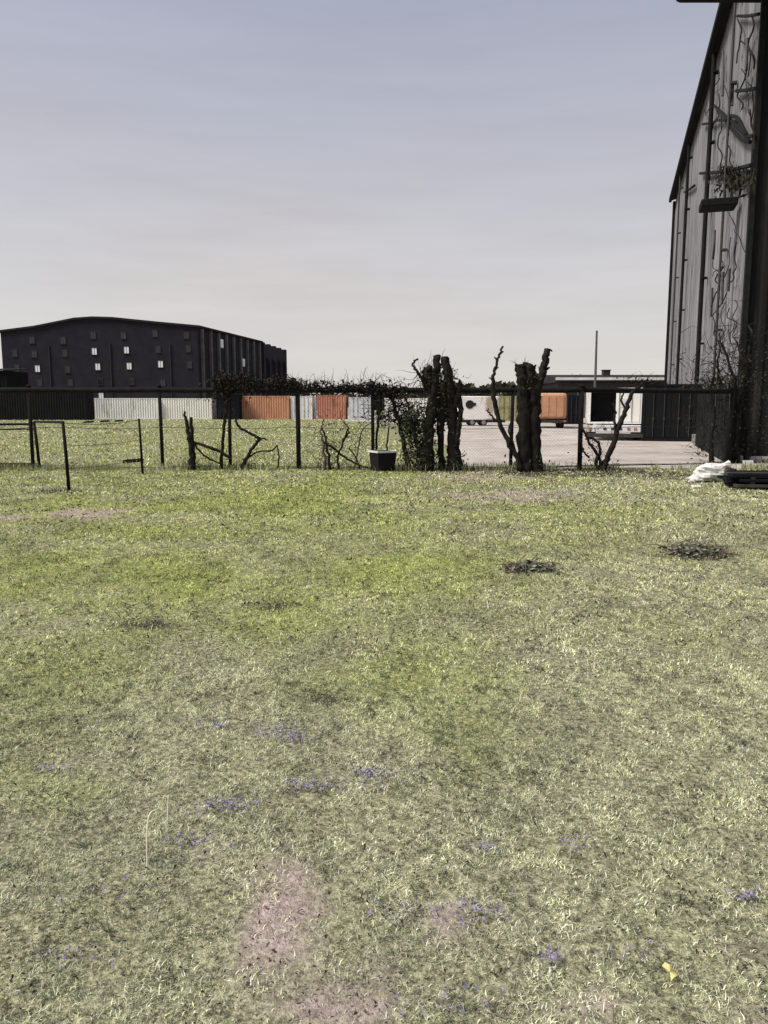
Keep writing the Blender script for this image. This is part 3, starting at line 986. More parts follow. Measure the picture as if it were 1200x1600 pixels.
# ------------------------------------------------------------------ tall pale metal building at the right
def tall_building():
    C = at(1158, 635, 25)
    th = math.atan(362 / 1200)
    far = at(1040, 635, 63)
    u = Vector((far.x - C.x, far.y - C.y, 0)); Ln = u.length; u.normalize()
    H = at(1055, 312, 63).z
    rz = math.atan2(u.y, u.x)  # local x runs back along the bright wall, local -y is to the right
    r = thing("metal_building", (C.x, C.y, 0), "very tall pale metal clad building with its shaded front coloured dark at the right edge", "building", rz)
    W = 16
    w = MB(); corr(w, (Ln, 0), (0, 0), .0, H, .42, -.05)
    w.build("side_wall", "metalwall", r)
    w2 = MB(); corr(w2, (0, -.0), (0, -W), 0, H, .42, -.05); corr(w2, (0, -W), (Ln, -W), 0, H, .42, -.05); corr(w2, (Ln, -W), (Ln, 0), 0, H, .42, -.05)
    w2.build("front_wall", "shadewall", r)  # same cladding as the side wall, coloured near-black for shade
    rf = MB(); rf.add([(-.25, .3, H), (Ln + .25, .3, H), (Ln + .25, -W / 2, H + 2.5), (-.25, -W / 2, H + 2.5), (Ln + .25, -W - .3, H), (-.25, -W - .3, H),
                       (-.25, .3, H + .18), (Ln + .25, .3, H + .18), (Ln + .25, -W / 2, H + 2.7), (-.25, -W / 2, H + 2.7), (Ln + .25, -W - .3, H + .18), (-.25, -W - .3, H + .18)],
                      [(3, 2, 1, 0), (5, 4, 2, 3), (6, 7, 8, 9), (9, 8, 10, 11), (0, 1, 7, 6), (4, 5, 11, 10), (0, 6, 9, 3), (3, 9, 11, 5), (1, 2, 8, 7), (2, 4, 10, 8)])
    rf.build("roof", "roofing", r)
    g = MB(); g.box(-.25, Ln + .25, .302, .50, H - .12, H + .14); g.build("gutter", "blackmetal", r)
    # corner trims and downpipes (the dark vertical lines)
    q = MB(); q.box(-.12, .16, -.02, .14, 0, H - .13); q.build("corner_trim", "blackmetal", r)
    q = MB(); q.box(Ln - .12, Ln + .16, -.02, .2, 0, H - .13); q.build("corner_trim", "blackmetal", r)
    for (Y, rad, m) in ((49, .09, "blackmetal"), (37, .105, "blackmetal"), (55.5, .06, "steel"), (30.5, .05, "steel")):
        s = (Y - C.y) / u.y
        q = MB(); q.tube([(s, .24, .1), (s, .24, H - .3)], rad, 10)
        for i in range(6):
            z = 1.5 + i * 3
            q.box(s - rad - .06, s + rad + .06, .02, .26, z, z + .08)
        q.build("downpipe", m, r)
    # black bracket-like canopy that sticks out of the wall
    Yb = 28.0
    s = (Yb - C.y) / u.y
    zb = at(1120, 318, Yb).z
    q = MB()
    out = 1.30
    q.bbox(s - .5, s + .5, .12, out, zb - .13, zb + .13, .03)
    ob = q.build("canopy", "blackmetal", r)
    # roof slab jutting out over the near corner
    ze = at(1100, 6, 25.6).z
    xl = at(1066, 3, 25.0).x
    q = MB(); q.bbox(xl, 17.5, 23.2, 25.6, ze, ze + .55, .06)
    es = q.build("eave_slab", "blackmetal", r)
    inv = Matrix.Translation((C.x, C.y, 0)) @ Matrix.Rotation(rz, 4, 'Z')
    es.data.transform(inv.inverted())
    # sagging cables and pipes over the pale wall
    def wallpt(px, py, Yw, off=.14):
        # point of the wall plane seen at pixel column px: intersect
        a = (px - 600) / 1200; b = (800 - py) / 1200
        d = Vector((a, cP + b * sP, -sP + b * cP))
        nrm = Vector((-u.y, u.x, 0))
        t = nrm.dot(Vector((C.x, C.y, 0)) + nrm * off - Vector((0, 0, CAM_H))) / nrm.dot(d)
        p = Vector((0, 0, CAM_H)) + d * t
        rel = p - Vector((C.x, C.y, 0))
        return (rel.dot(u), rel.dot(nrm), rel.z)

    def cable(pts, rad, name="cable", m="blackmetal"):
        P = [wallpt(px, py, 0) for px, py in pts]
        q = MB(); q.tube(smooth_path(P, 6), rad, 6); return q.build(name, m, r)
    cable([(1116, 165), (1128, 176), (1142, 188), (1152, 197), (1165, 212), (1178, 212)], .06)
    cable([(1098, 194), (1113, 192), (1120, 188), (1134, 189), (1142, 200), (1152, 210), (1160, 219), (1172, 222)], .06)
    cable([(1134, 189), (1140, 182), (1152, 184), (1160, 200), (1166, 211)], .07)
    cable([(1150, 142), (1165, 141), (1182, 138)], .06)
    cable([(1152, 25), (1168, 25), (1186, 22)], .05)
    cable([(1094, 271), (1112, 270), (1128, 268), (1150, 264), (1174, 258)], .07)
    cable([(1126, 277), (1150, 275), (1172, 271)], .12)
    cable([(1070, 300), (1077, 296), (1085, 290)], .08)
    for pts in ([(1130, 80), (1130, 120), (1129, 150)], [(1117, 360), (1116, 385), (1114, 405)], [(1130, 425), (1129, 450), (1128, 475)], [(1113, 450), (1112, 475), (1111, 495)], [(1145, 130), (1144, 165)],
                [(1140, 420), (1138, 455)], [(1168, 60), (1166, 110)]):
        cable(pts, .055, "hanging_pipe", "steel")
    for _ in range(26):
        px = random.uniform(1112, 1176); py = random.choice((random.uniform(20, 230), random.uniform(330, 520)))
        pts = [(px, py)]
        for k in range(5):
            pts.append((min(max(pts[-1][0] + random.gauss(0, 5), 1098), 1178), pts[-1][1] + random.uniform(6, 22)))
        cable(pts, random.uniform(.012, .03), "creeper_stem", "bark")
    # bird-nest clutter on the pipes below the cables
    q = MB()
    for i in range(420):
        px = random.gauss(1146, 16); py = random.gauss(276, 8) if random.random() < .7 else random.gauss(292, 9)
        px = min(max(px, 1105), 1178)
        p = Vector(wallpt(px, py, 0, random.uniform(.06, .3)))
        s_ = random.uniform(.05, .16)
        t = Vector((random.gauss(0, 1), random.gauss(0, .3), random.gauss(0, 1))).normalized() * s_ * 1.6
        v = Vector((random.gauss(0, 1), random.gauss(0, 1), random.gauss(0, 1))).normalized() * s_ * .4
        q.add([p - t, p - v, p + t, p + v], [(0, 1, 2, 3)])
    q.build("dead_creeper", "deadleaf", r)
    # foundation strip
    q = MB(); q.box(-.3, Ln + .3, .16, .5, 0, .35); q.build("foundation", "concrete", r)
    # ghost-dark recessed door and window on the front
    q = MB(); q.box(-.2, -.11, -4.2, -3.0, .1, 2.3); q.build("door", "steel", r)
    return r, C, u, wallpt


TB, TC, TU, wallpt = tall_building()

# ------------------------------------------------------------------ utility pole
def utility_pole():
    p = at(928, 640, 92)
    r = thing("utility_pole", (p.x, 92, 0), "thin bare utility pole rising above the low warehouse roof", "utility pole")
    zt = at(928, 519, 92).z
    q = MB(); q.tube([(0, 0, 0), (.03, 0, zt * .5), (0, 0, zt)], [.17, .15, .11], 10); q.build("pole", "wood", r)
    q = MB(); q.tube([(0, 0, zt + .001), (0, 0, zt + .12), (0, 0, zt + .2)], [.13, .12, .03], 10); q.build("cap", "steel", r)


utility_pole()

# ------------------------------------------------------------------ fences
FY = 19.6


def chain_link(mb, p0, p1, z0, z1, step=.085, r=.0011):
    p0, p1 = Vector(p0), Vector(p1)
    L = (p1 - p0).length; t = (p1 - p0) / L; h = z1 - z0
    n = Vector((t.y, -t.x, 0))
    k = -h
    while k < L:
        for sgn in (1, -1):
            a, b = (k, k + h)
            za, zb_ = (z0, z1) if sgn == 1 else (z1, z0)
            s0, s1 = max(a, 0), min(b, L)
            if s1 - s0 > .02:
                f0 = za + (zb_ - za) * (s0 - a) / h; f1 = za + (zb_ - za) * (s1 - a) / h
                A = p0 + t * s0; B = p0 + t * s1
                mb.tube([(A.x, A.y, f0), (B.x, B.y, f1)], r, 3, cap=False)
        k += step


def main_fence():
    r = thing("chain_link_fence", (ground(600, 735).x, FY, 0), "long chain link fence with dark posts running across the whole yard", "fence")
    ox, oy = r.location.x, FY
    zt = at(600, 606, FY).z
    poles = [(-95, 729), (50, 729), (252, 728), (360, 728), (466, 735), (582, 735), (690, 735), (800, 735), (906, 735), (1140, 722)]
    pts = []
    for px, py in poles:
        Y = FY if px < 1100 else 21.6
        x = at(px, 690, Y).x
        pts.append((x, Y))
        q = MB(); rad = .045 if px not in (906, 1140, 466) else .06
        lean = random.uniform(-.03, .03)
        q.tube([(x - ox + lean, Y - oy, -.1), (x - ox, Y - oy, zt + .02 - (.0 if px < 1100 else .0))], rad, 10)
        po = q.build("post", "post", r, True)
        c = MB(); c.tube([(x - ox, Y - oy, zt + .021), (x - ox, Y - oy, zt + .06), (x - ox, Y - oy, zt + .085)], [rad * 1.25, rad * 1.2, rad * .5], 10); c.build("post_cap", "post", po, True)
    q = MB()
    P = []
    for i in range(len(pts) - 1):
        for k in range(6):
            t = k / 6
            P.append((pts[i][0] * (1 - t) + pts[i + 1][0] * t - ox, pts[i][1] * (1 - t) + pts[i + 1][1] * t - oy, zt - .012 * math.sin(math.pi * t) + (.0)))
    P.append((pts[-1][0] - ox, pts[-1][1] - oy, zt))
    q.tube([(a, b - .0, c - .05) for a, b, c in P], .068, 8); q.build("top_rail", "post", r, True)
    q = MB(); q.tube([(a, b - .062, c - 1.0 + .02 * math.sin(a * 2.1)) for a, b, c in P], .006, 4)
    q.tube([(a, b - .062, .08 + .03 * math.sin(a * 1.3)) for a, b, c in P], .006, 4); q.build("tension_wire", "wire", r)
    q = MB()
    for i in range(len(pts) - 1):
        chain_link(q, (pts[i][0] - ox, pts[i][1] - oy - .07, 0), (pts[i + 1][0] - ox, pts[i + 1][1] - oy - .07, 0), .04, zt - .06)
    q.build("chain_link", "wire", r)
    return pts, zt


FP, FZ = main_fence()


def side_fence():
    a = ground(1140, 722); b = ground(1090, 697)
    a = Vector((FP[-1][0] + .12, FP[-1][1] + .2, 0))
    d = Vector((b.x - a.x, b.y - a.y, 0))
    r = thing("slat_fence", a, "dark slatted side fence running back between the tall metal building and black container", "fence")
    L = d.length; t = d / L
    h = 2.25
    for k in (0, .33, .66, 1.0):
        p = d * k
        q = MB(); q.tube([(p.x, p.y, -.1), (p.x, p.y, h + .1)], .07, 8); q.build("post", "post", r)
    nn = Vector((t.y, -t.x, 0))
    for z in (.35, 1.2, 2.05):
        q = MB()
        A, B = Vector((0, 0, z)) + nn * .075, d + Vector((0, 0, z)) + nn * .075
        q.tube([A, B], .04, 6); q.build("rail", "post", r)
    q = MB()
    s = .1
    while s < L - .1:
        p = t * s - nn * .09
        w = random.uniform(.05, .075)
        hh = h + random.uniform(-.25, .1)
        e = [p - t * w, p + t * w, p + t * w - nn * .02, p - t * w - nn * .02]
        lean = random.gauss(0, .02)
        q.add([(v.x, v.y, .03) for v in e] + [(v.x + lean, v.y + lean, hh) for v in e], [(3, 2, 1, 0), (4, 5, 6, 7), (0, 1, 5, 4), (1, 2, 6, 5), (2, 3, 7, 6), (3, 0, 4, 7)])
        s += random.choice((.12, .125, .13, .14))
    q.build("slats", "black_box", r)


side_fence()


def low_fence():
    A, B, Cc = ground(62, 731), ground(108, 767), ground(223, 741)
    r = thing("wire_fence", B, "low broken wire fence with thin dark posts at the left", "fence")
    def post(px0, py0, g, rad=.035):
        Y = g.y
        top = at(px0, py0, Y) - B
        base = g - B
        q = MB(); q.tube([(base.x, base.y, -.05), tuple((Vector((base.x, base.y, 0)) + top) / 2 + Vector((.004, 0, 0))), tuple(top)], [rad, rad, rad * .92], 8)
        q.build("post", "post", r, True)
        return top
    ta = post(53, 659, A, .04); tb = post(98, 658, B, .033); tc = post(217, 654, Cc, .03)
    L0 = at(-120, 664, A.y) - B
    def rail(p, q_, rad, sag=0, name="rail", m="post"):
        P = [p.lerp(q_, k / 8) - Vector((0, 0, sag * 4 * (k / 8) * (1 - k / 8))) for k in range(9)]
        q = MB(); q.tube(P, rad, 6); q.build(name, m, r)
    rail(L0, ta - Vector((0, 0, .06)), .03)
    rail(L0 - Vector((0, 0, .13)), ta - Vector((0, 0, .19)), .018)
    rail(ta - Vector((0, 0, .0)), tb - Vector((0, 0, .02)), .026)
    rail(tb - Vector((0, 0, .03)), tc - Vector((0, 0, .03)), .006, .06, "wire", "wire")
    rail(tb - Vector((0, 0, .45)), tc - Vector((0, 0, .5)), .004, .05, "wire", "wire")
    rail(L0 - Vector((0, 0, 1.02)), ta - Vector((0, 0, 1.1)), .03)
    rail(tb - Vector((0, 0, .9)), tc - Vector((0, 0, .95)), .004, .04, "wire", "wire")
    q = MB()
    for k in range(5):
        a0, b0 = tb.lerp(tc, (k + .2) / 5), tb.lerp(tc, (k + .75) / 5)
        if k in (1, 2, 3):
            q.tube([a0 - Vector((0, 0, .035)), b0 - Vector((0, 0, .03))], .018, 6)
    q.build("broken_rail", "post", r)


low_fence()

# ------------------------------------------------------------------ trees, saplings, vines
def ptree(px, py, Y, dy=0.0):
    return at(px, py, Y + dy)


def limb(parent, origin, name, pts, Y, m="bark", n=10, jit=.12, sub=5):
    """pts: (px, py, width_px[, dy])"""
    P = []
    for p in pts:
        w = at(p[0], p[1], Y + (p[3] if len(p) > 3 else 0)) - origin
        P.append((w.x, w.y, w.z, p[2] / 2 * Y / 1200))
    S = smooth_path(P, sub)
    wob = lambda: random.gauss(0, .012)
    q = MB()
    q.tube([(s[0] + wob() * (s[3] > .02), s[1] + wob() * (s[3] > .02), s[2]) for s in S], [max(.004, s[3]) for s in S], n, jit)
    return q.build(name, m, parent, True)


def leaves(parent, origin, name, blobs, m, size=(.03, .08)):
    """blobs: (px, py, rx_px, ry_px, Y, depth, count)"""
    q = MB()
    for (px, py, rx, ry, Y, dep, n) in blobs:
        k = Y / 1200
        c = at(px, py, Y) - origin
        for _ in range(n):
            p = c + Vector((random.gauss(0, rx * k * .5), random.gauss(0, dep), random.gauss(0, ry * k * .5)))
            s = random.uniform(*size)
            t = Vector((random.gauss(0, 1), random.gauss(0, 1), random.gauss(0, 1))).normalized()
            v = t.cross(Vector((random.gauss(0, 1), random.gauss(0, 1), random.gauss(0, 1)))).normalized()
            q.add([p - t * s, p - v * s * .45, p + t * s, p + v * s * .45], [(0, 1, 2, 3)])
    return q.build(name, m, parent)


def twigs(parent, origin, name, seeds, m, n, length=.4, rad=.006):
    q = MB()
    for _ in range(n):
        px, py, rx, ry, Y = random.choice(seeds)
        p = at(px + random.gauss(0, rx * .5), py + random.gauss(0, ry * .5), Y) - origin
        d = Vector((random.gauss(0, .8), random.gauss(0, .5), random.gauss(.25, .8))).normalized()
        P = [p]
        for k in range(4):
            d = (d + Vector((random.gauss(0, .35), random.gauss(0, .3), random.gauss(0, .35)))).normalized()
            P.append(P[-1] + d * length * random.uniform(.15, .35))
        q.tube(P, [rad, rad * .85, rad * .7, rad * .5, rad * .25], 4)
    return q.build(name, m, parent)


def multi_stem():
    Y = 19.2
    o = ground(690, 735); o = Vector((at(690, 735, Y).x, Y, 0))
    r = thing("pruned_tree", o, "dark multi-stemmed pruned tree wrapped in ivy with upright cut stems", "tree")
    limb(r, o, "trunk", [(711, 740, 30, .1), (710, 715, 22, .1), (708, 680, 17, .1), (705, 640, 18, .08), (702, 610, 17, .05), (699, 585, 15), (696, 558, 12)], Y)
    limb(r, o, "trunk", [(666, 740, 26, -.05), (668, 700, 19, -.05), (671, 660, 17, -.05), (677, 625, 17), (680, 595, 14), (682, 575, 12), (683, 556, 11)], Y)
    limb(r, o, "trunk", [(691, 740, 12, .15), (688, 700, 9, .15), (689, 660, 13, .1), (692, 630, 17, .1), (692, 608, 15), (693, 596, 9)], Y)
    limb(r, o, "branch", [(690, 655, 14, .1), (678, 630, 13), (671, 605, 13), (669, 580, 12), (672, 574, 9)], Y)
    limb(r, o, "branch", [(670, 610, 10), (663, 596, 7, -.1), (655, 586, 5, -.15), (648, 574, 4, -.15), (645, 568, 3), (652, 561, 3, -.1)], Y)
    limb(r, o, "branch", [(672, 600, 7), (666, 590, 5), (661, 583, 5), (665, 574, 4)], Y)
    limb(r, o, "branch", [(708, 640, 9), (716, 615, 9), (719, 600, 6), (718, 594, 3)], Y)
    limb(r, o, "branch", [(712, 700, 10), (717, 665, 8), (720, 640, 9), (715, 615, 9)], Y)
    limb(r, o, "branch", [(660, 720, 9, -.1), (650, 690, 7, -.15), (642, 660, 6, -.1), (638, 640, 4), (632, 615, 3)], Y)
    for (px, py, w) in ((696, 557.2, 11), (683, 555.4, 10)):
        p = at(px, py, Y) - o
        q = MB(); rr = w / 2 * Y / 1200
        q.tube([p - Vector((0, 0, .02)), p + Vector((0, 0, .004))], rr * .8, 10); q.build("cut_end", "bark", r)
    leaves(r, o, "ivy", [(655, 690, 28, 50, Y, .18, 1000), (662, 655, 30, 44, Y, .18, 650), (688, 622, 26, 40, Y, .16, 300), (706, 640, 14, 50, Y, .14, 120), (662, 720, 26, 18, Y, .2, 420),
                         (676, 590, 18, 18, Y, .12, 220), (700, 590, 16, 16, Y, .1, 120), (640, 665, 16, 26, Y, .14, 420), (714, 720, 16, 18, Y, .15, 160)], "ivy", (.025, .065))
    twigs(r, o, "twigs", [(655, 690, 30, 50, Y), (690, 620, 30, 40, Y), (660, 590, 14, 14, Y), (700, 600, 16, 20, Y)], "bark", 130, .45)


multi_stem()


def thick_trunk():
    Y = 19.0
    o = Vector((at(828, 738, Y).x, Y, 0))
    r = thing("pollarded_tree", o, "thick dark pollarded trunk with one slanting cut stem at its top right", "tree")
    limb(r, o, "trunk", [(820, 744, 28), (820, 725, 23), (818, 690, 20), (818, 650, 20), (817, 620, 19), (816, 600, 18), (815, 582, 16), (814, 570, 15)], Y, n=12, jit=.2)
    limb(r, o, "trunk", [(836, 744, 28, .05), (837, 725, 23, .05), (836, 690, 19, .05), (835, 650, 20, .05), (834, 620, 20, .05), (831, 600, 18, .03), (826, 582, 13), (826, 572, 10)], Y, n=12, jit=.2)
    limb(r, o, "trunk", [(828, 740, 16, .1), (827, 700, 15, .1), (827, 675, 11, .12), (826, 645, 15, .1), (824, 610, 16, .1), (822, 585, 13, .08), (820, 566, 8, .05)], Y, n=10, jit=.2)
    limb(r, o, "branch", [(832, 630, 16), (840, 606, 15), (846, 585, 12), (851, 565, 11), (856, 546, 10)], Y)
    limb(r, o, "branch", [(824, 600, 16), (826, 580, 13), (828, 568, 11)], Y)
    limb(r, o, "branch", [(838, 595, 6), (836, 583, 5), (832, 575, 4), (838, 570, 2)], Y)
    limb(r, o, "branch", [(846, 585, 5), (853, 578, 4), (858, 574, 3)], Y)
    limb(r, o, "branch", [(856, 549, 4), (860, 547, 3), (863, 549, 2)], Y)
    limb(r, o, "branch", [(812, 585, 8), (809, 576, 8), (808, 570, 7)], Y)
    for (px, py, w) in ((814, 569.5, 14), (856, 545.2, 9)):
        p = at(px, py, Y) - o
        q = MB(); rr = w / 2 * Y / 1200
        q.tube([p - Vector((0, 0, .02)), p + Vector((0, 0, .004))], rr * .8, 12); q.build("cut_end", "bark", r)
    leaves(r, o, "ivy", [(832, 585, 14, 12, Y, .12, 90), (828, 725, 34, 14, Y, .2, 140), (828, 600, 24, 16, Y, .14, 120)], "ivy", (.025, .06))
    twigs(r, o, "twigs", [(830, 585, 16, 12, Y), (815, 570, 10, 4, Y)], "bark", 26, .22)


thick_trunk()


def sapling():
    Y = 18.8
    o = Vector((at(812, 725, Y).x, Y, 0))
    r = thing("sapling", o, "thin bent leafless sapling leaning up left of the thick pollarded trunk", "sapling")
    limb(r, o, "trunk", [(814, 735, 9), (806, 712, 8), (795, 692, 8), (783, 665, 7), (775, 640, 7), (771, 610, 7), (771, 588, 5), (775, 568, 4), (780, 555, 4), (785, 541, 3)], Y)
    limb(r, o, "branch", [(806, 712, 6), (800, 690, 4), (795, 672, 3), (798, 660, 2)], Y)
    limb(r, o, "branch", [(783, 665, 4), (768, 650, 3), (760, 640, 2)], Y)
    for p in ((771, 600, 764, 590), (777, 565, 772, 558), (781, 553, 787, 549), (772, 580, 779, 574)):
        limb(r, o, "branch", [(p[0], p[1], 3), ((p[0] + p[2]) / 2, p[3] + 2, 2.4), (p[2], p[3], 1.6)], Y)


sapling()


def forked_shrub():
    Y = 19.2
    o = Vector((at(945, 735, Y).x, Y, 0))
    r = thing("forked_shrub", o, "leafless forked shrub leaning right behind the fence post near the box truck", "shrub")
    limb(r, o, "stem", [(942, 737, 10), (948, 718, 9), (957, 698, 9), (963, 680, 8), (970, 660, 8), (978, 640, 7), (986, 618, 6), (1000, 602, 5), (1012, 592, 3)], Y)
    limb(r, o, "stem", [(940, 737, 7), (938, 720, 5), (928, 702, 5), (920, 690, 4), (910, 668, 4), (908, 655, 3)], Y)
    limb(r, o, "stem", [(936, 737, 6), (932, 722, 5), (937, 708, 5), (935, 694, 4), (926, 684, 3)], Y)
    limb(r, o, "branch", [(963, 680, 5), (960, 660, 4), (962, 645, 3), (958, 630, 2)], Y)
    limb(r, o, "branch", [(978, 640, 4), (972, 625, 3), (975, 612, 2)], Y)
    limb(r, o, "branch", [(1000, 602, 4), (1008, 598, 3), (1020, 600, 2), (1030, 596, 2)], Y)
    limb(r, o, "branch", [(920, 715, 3), (912, 705, 3), (908, 690, 2)], Y)
    twigs(r, o, "twigs", [(930, 700, 26, 30, Y), (1000, 600, 40, 8, Y), (940, 725, 24, 10, Y)], "bark", 60, .35)
    leaves(r, o, "dead_leaves", [(925, 690, 24, 40, Y, .12, 90), (940, 728, 30, 8, Y, .15, 120), (1005, 597, 40, 8, Y, .1, 120)], "deadleaf", (.02, .05))


forked_shrub()


def fence_vines():
    # bushy vine clumps along the top rail
    def vine(name, label, blobs, m, nt, stems=()):
        Y = FY
        o = Vector((at(blobs[0][0], 735, Y).x, Y - .15, 0))
        r = thing(name, o, label, "vine", group=None)
        for st in stems:
            limb(r, o, "stem", st, Y)
        leaves(r, o, "foliage", blobs, m, (.025, .065))
        twigs(r, o, "twigs", [(b[0], b[1], b[2], b[3], b[4]) for b in blobs], "bark", nt, .4)
    vine("fence_vine", "dark bushy vine clump on the rail before the dark building's right end",
         [(358, 600, 30, 14, FY, .15, 500), (345, 592, 12, 12, FY, .12, 120), (395, 602, 40, 10, FY, .14, 420), (435, 598, 24, 12, FY, .13, 260), (380, 590, 20, 10, FY, .12, 120), (352, 620, 30, 16, FY, .1, 200)], "deadleaf", 90,
         ([(345, 735, 6), (348, 690, 5), (352, 650, 5), (356, 612, 4)],))
    vine("fence_vine", "thin low vine strip along the rail above the rust red container",
         [(480, 603, 40, 7, FY, .1, 260), (520, 605, 40, 7, FY, .1, 260), (555, 605, 30, 7, FY, .1, 220), (450, 600, 20, 8, FY, .1, 140)], "deadleaf", 150)
    vine("fence_vine", "dense hanging vine tangle on the fence left of the multi-stemmed tree",
         [(600, 610, 36, 14, FY, .14, 420), (618, 635, 24, 30, FY, .12, 300), (595, 640, 14, 30, FY, .1, 80), (635, 645, 14, 34, FY, .12, 220), (610, 655, 40, 8, FY, .12, 160), (578, 606, 14, 12, FY, .1, 100)], "deadleaf", 240,
         ([(640, 735, 8), (632, 700, 7), (624, 660, 7), (612, 625, 5), (600, 606, 4)], [(584, 735, 5), (588, 690, 4), (592, 650, 4), (597, 612, 3)]))


fence_vines()


def dead_weeds():
    Y = 19.35
    o = Vector((at(520, 735, Y).x, Y, 0))
    r = thing("dead_weeds", o, "tall dry leafless weeds standing against the fence left of the black tub", "weeds")
    for pts in ([(508, 736, 5), (506, 700, 4), (502, 670, 3), (506, 655, 2)], [(516, 738, 5), (512, 705, 4), (507, 680, 3), (503, 668, 2)], [(530, 738, 4), (528, 712, 3), (540, 680, 3), (545, 668, 2)],
                [(505, 690, 3), (520, 700, 3.5), (540, 715, 3.5), (562, 727, 3), (588, 735, 3)], [(535, 690, 3), (545, 672, 2.5), (538, 660, 2)], [(552, 738, 3), (560, 700, 2.5), (566, 672, 2), (580, 660, 2)],
                [(600, 722, 3), (605, 690, 2.5), (608, 665, 2)], [(565, 738, 3), (556, 715, 2), (545, 700, 2)]):
        limb(r, o, "stem", pts, Y, "weed" if random.random() < .2 else "bark", 6)
    twigs(r, o, "twigs", [(520, 690, 40, 60, Y), (545, 690, 40, 60, Y), (510, 715, 20, 30, Y)], "bark", 120, .5, .006)
    leaves(r, o, "seed_heads", [(512, 690, 20, 50, Y, .12, 130), (545, 680, 30, 40, Y, .12, 110), (530, 732, 50, 10, Y, .15, 140)], "deadleaf", (.015, .035))


dead_weeds()


def stump_pair():
    Y = 19.4
    o = Vector((at(300, 735, Y).x, Y, 0))
    r = thing("broken_trunk", o, "broken twin dead trunk with a fallen branch against the left part of the fence", "tree")
    limb(r, o, "trunk", [(300, 736, 12), (299, 710, 9), (296, 680, 7), (290, 655, 5), (288, 643, 3)], Y)
    limb(r, o, "trunk", [(303, 736, 9), (302, 710, 8), (300, 680, 6), (298, 652, 5)], Y)
    limb(r, o, "branch", [(302, 691, 4), (315, 695, 4.5), (330, 700, 5), (346, 707, 5), (360, 716, 5)], Y)
    limb(r, o, "branch", [(303, 693, 3), (312, 705, 3), (325, 716, 3), (345, 725, 2)], Y)
    twigs(r, o, "twigs", [(330, 712, 30, 14, Y), (300, 725, 20, 10, Y)], "bark", 40, .3)
    o2 = Vector((at(380, 730, Y).x, Y, 0))
    r2 = thing("crooked_branch", o2, "crooked bare branch bent like an elbow beside the fence below the orange container", "branch")
    limb(r2, o2, "stem", [(378, 732, 7), (384, 718, 6), (392, 703, 5), (402, 690, 5), (405, 686, 5), (398, 681, 4.5), (385, 674, 4), (373, 667, 4), (369, 655, 3)], Y, sub=4)
    limb(r2, o2, "branch", [(405, 687, 3), (412, 685, 2.5), (418, 688, 2)], Y)
    limb(r2, o2, "branch", [(384, 718, 3), (402, 706, 2.5), (424, 704, 2.5), (434, 695, 2)], Y)
    limb(r2, o2, "branch", [(434, 735, 2.5), (436, 715, 2.5), (433, 697, 2)], Y)
    twigs(r2, o2, "twigs", [(410, 715, 40, 24, Y), (380, 728, 24, 8, Y)], "bark", 50, .3)


stump_pair()


def wall_ivy():
    # tangled dark growth over the side fence and the dark front corner
    Y = 22
    o = Vector((at(1140, 720, Y).x, Y, 0))
    r = thing("ivy_thicket", o, "dark leafless ivy thicket climbing the side fence and tall building's corner", "ivy")
    limb(r, o, "stem", [(1150, 728, 12), (1149, 690, 9), (1151, 640, 8), (1148, 600, 6), (1140, 570, 4), (1128, 535, 3)], Y)
    limb(r, o, "stem", [(1165, 728, 10), (1168, 680, 8), (1160, 630, 7), (1165, 580, 5), (1172, 540, 3)], Y)
    limb(r, o, "stem", [(1112, 722, 8), (1110, 690, 6), (1116, 650, 6), (1110, 610, 4), (1118, 580, 3)], Y)
    limb(r, o, "stem", [(1125, 600, 4), (1122, 570, 3), (1126, 540, 2.5), (1124, 520, 2)], Y)
    leaves(r, o, "foliage", [(1130, 593, 50, 10, Y, .3, 380), (1112, 600, 40, 8, Y, .25, 200), (1150, 580, 40, 30, Y, .25, 120), (1178, 580, 30, 50, Y, .25, 140), (1128, 660, 50, 90, Y, .3, 380),
                             (1172, 650, 36, 90, Y, .3, 260), (1185, 690, 30, 60, Y, .3, 160), (1135, 708, 50, 16, Y, .3, 240)], "ivy", (.02, .055))
    twigs(r, o, "twigs", [(1130, 580, 60, 50, Y), (1160, 560, 50, 70, Y), (1120, 660, 50, 90, Y)], "bark", 330, .6, .009)


wall_ivy()


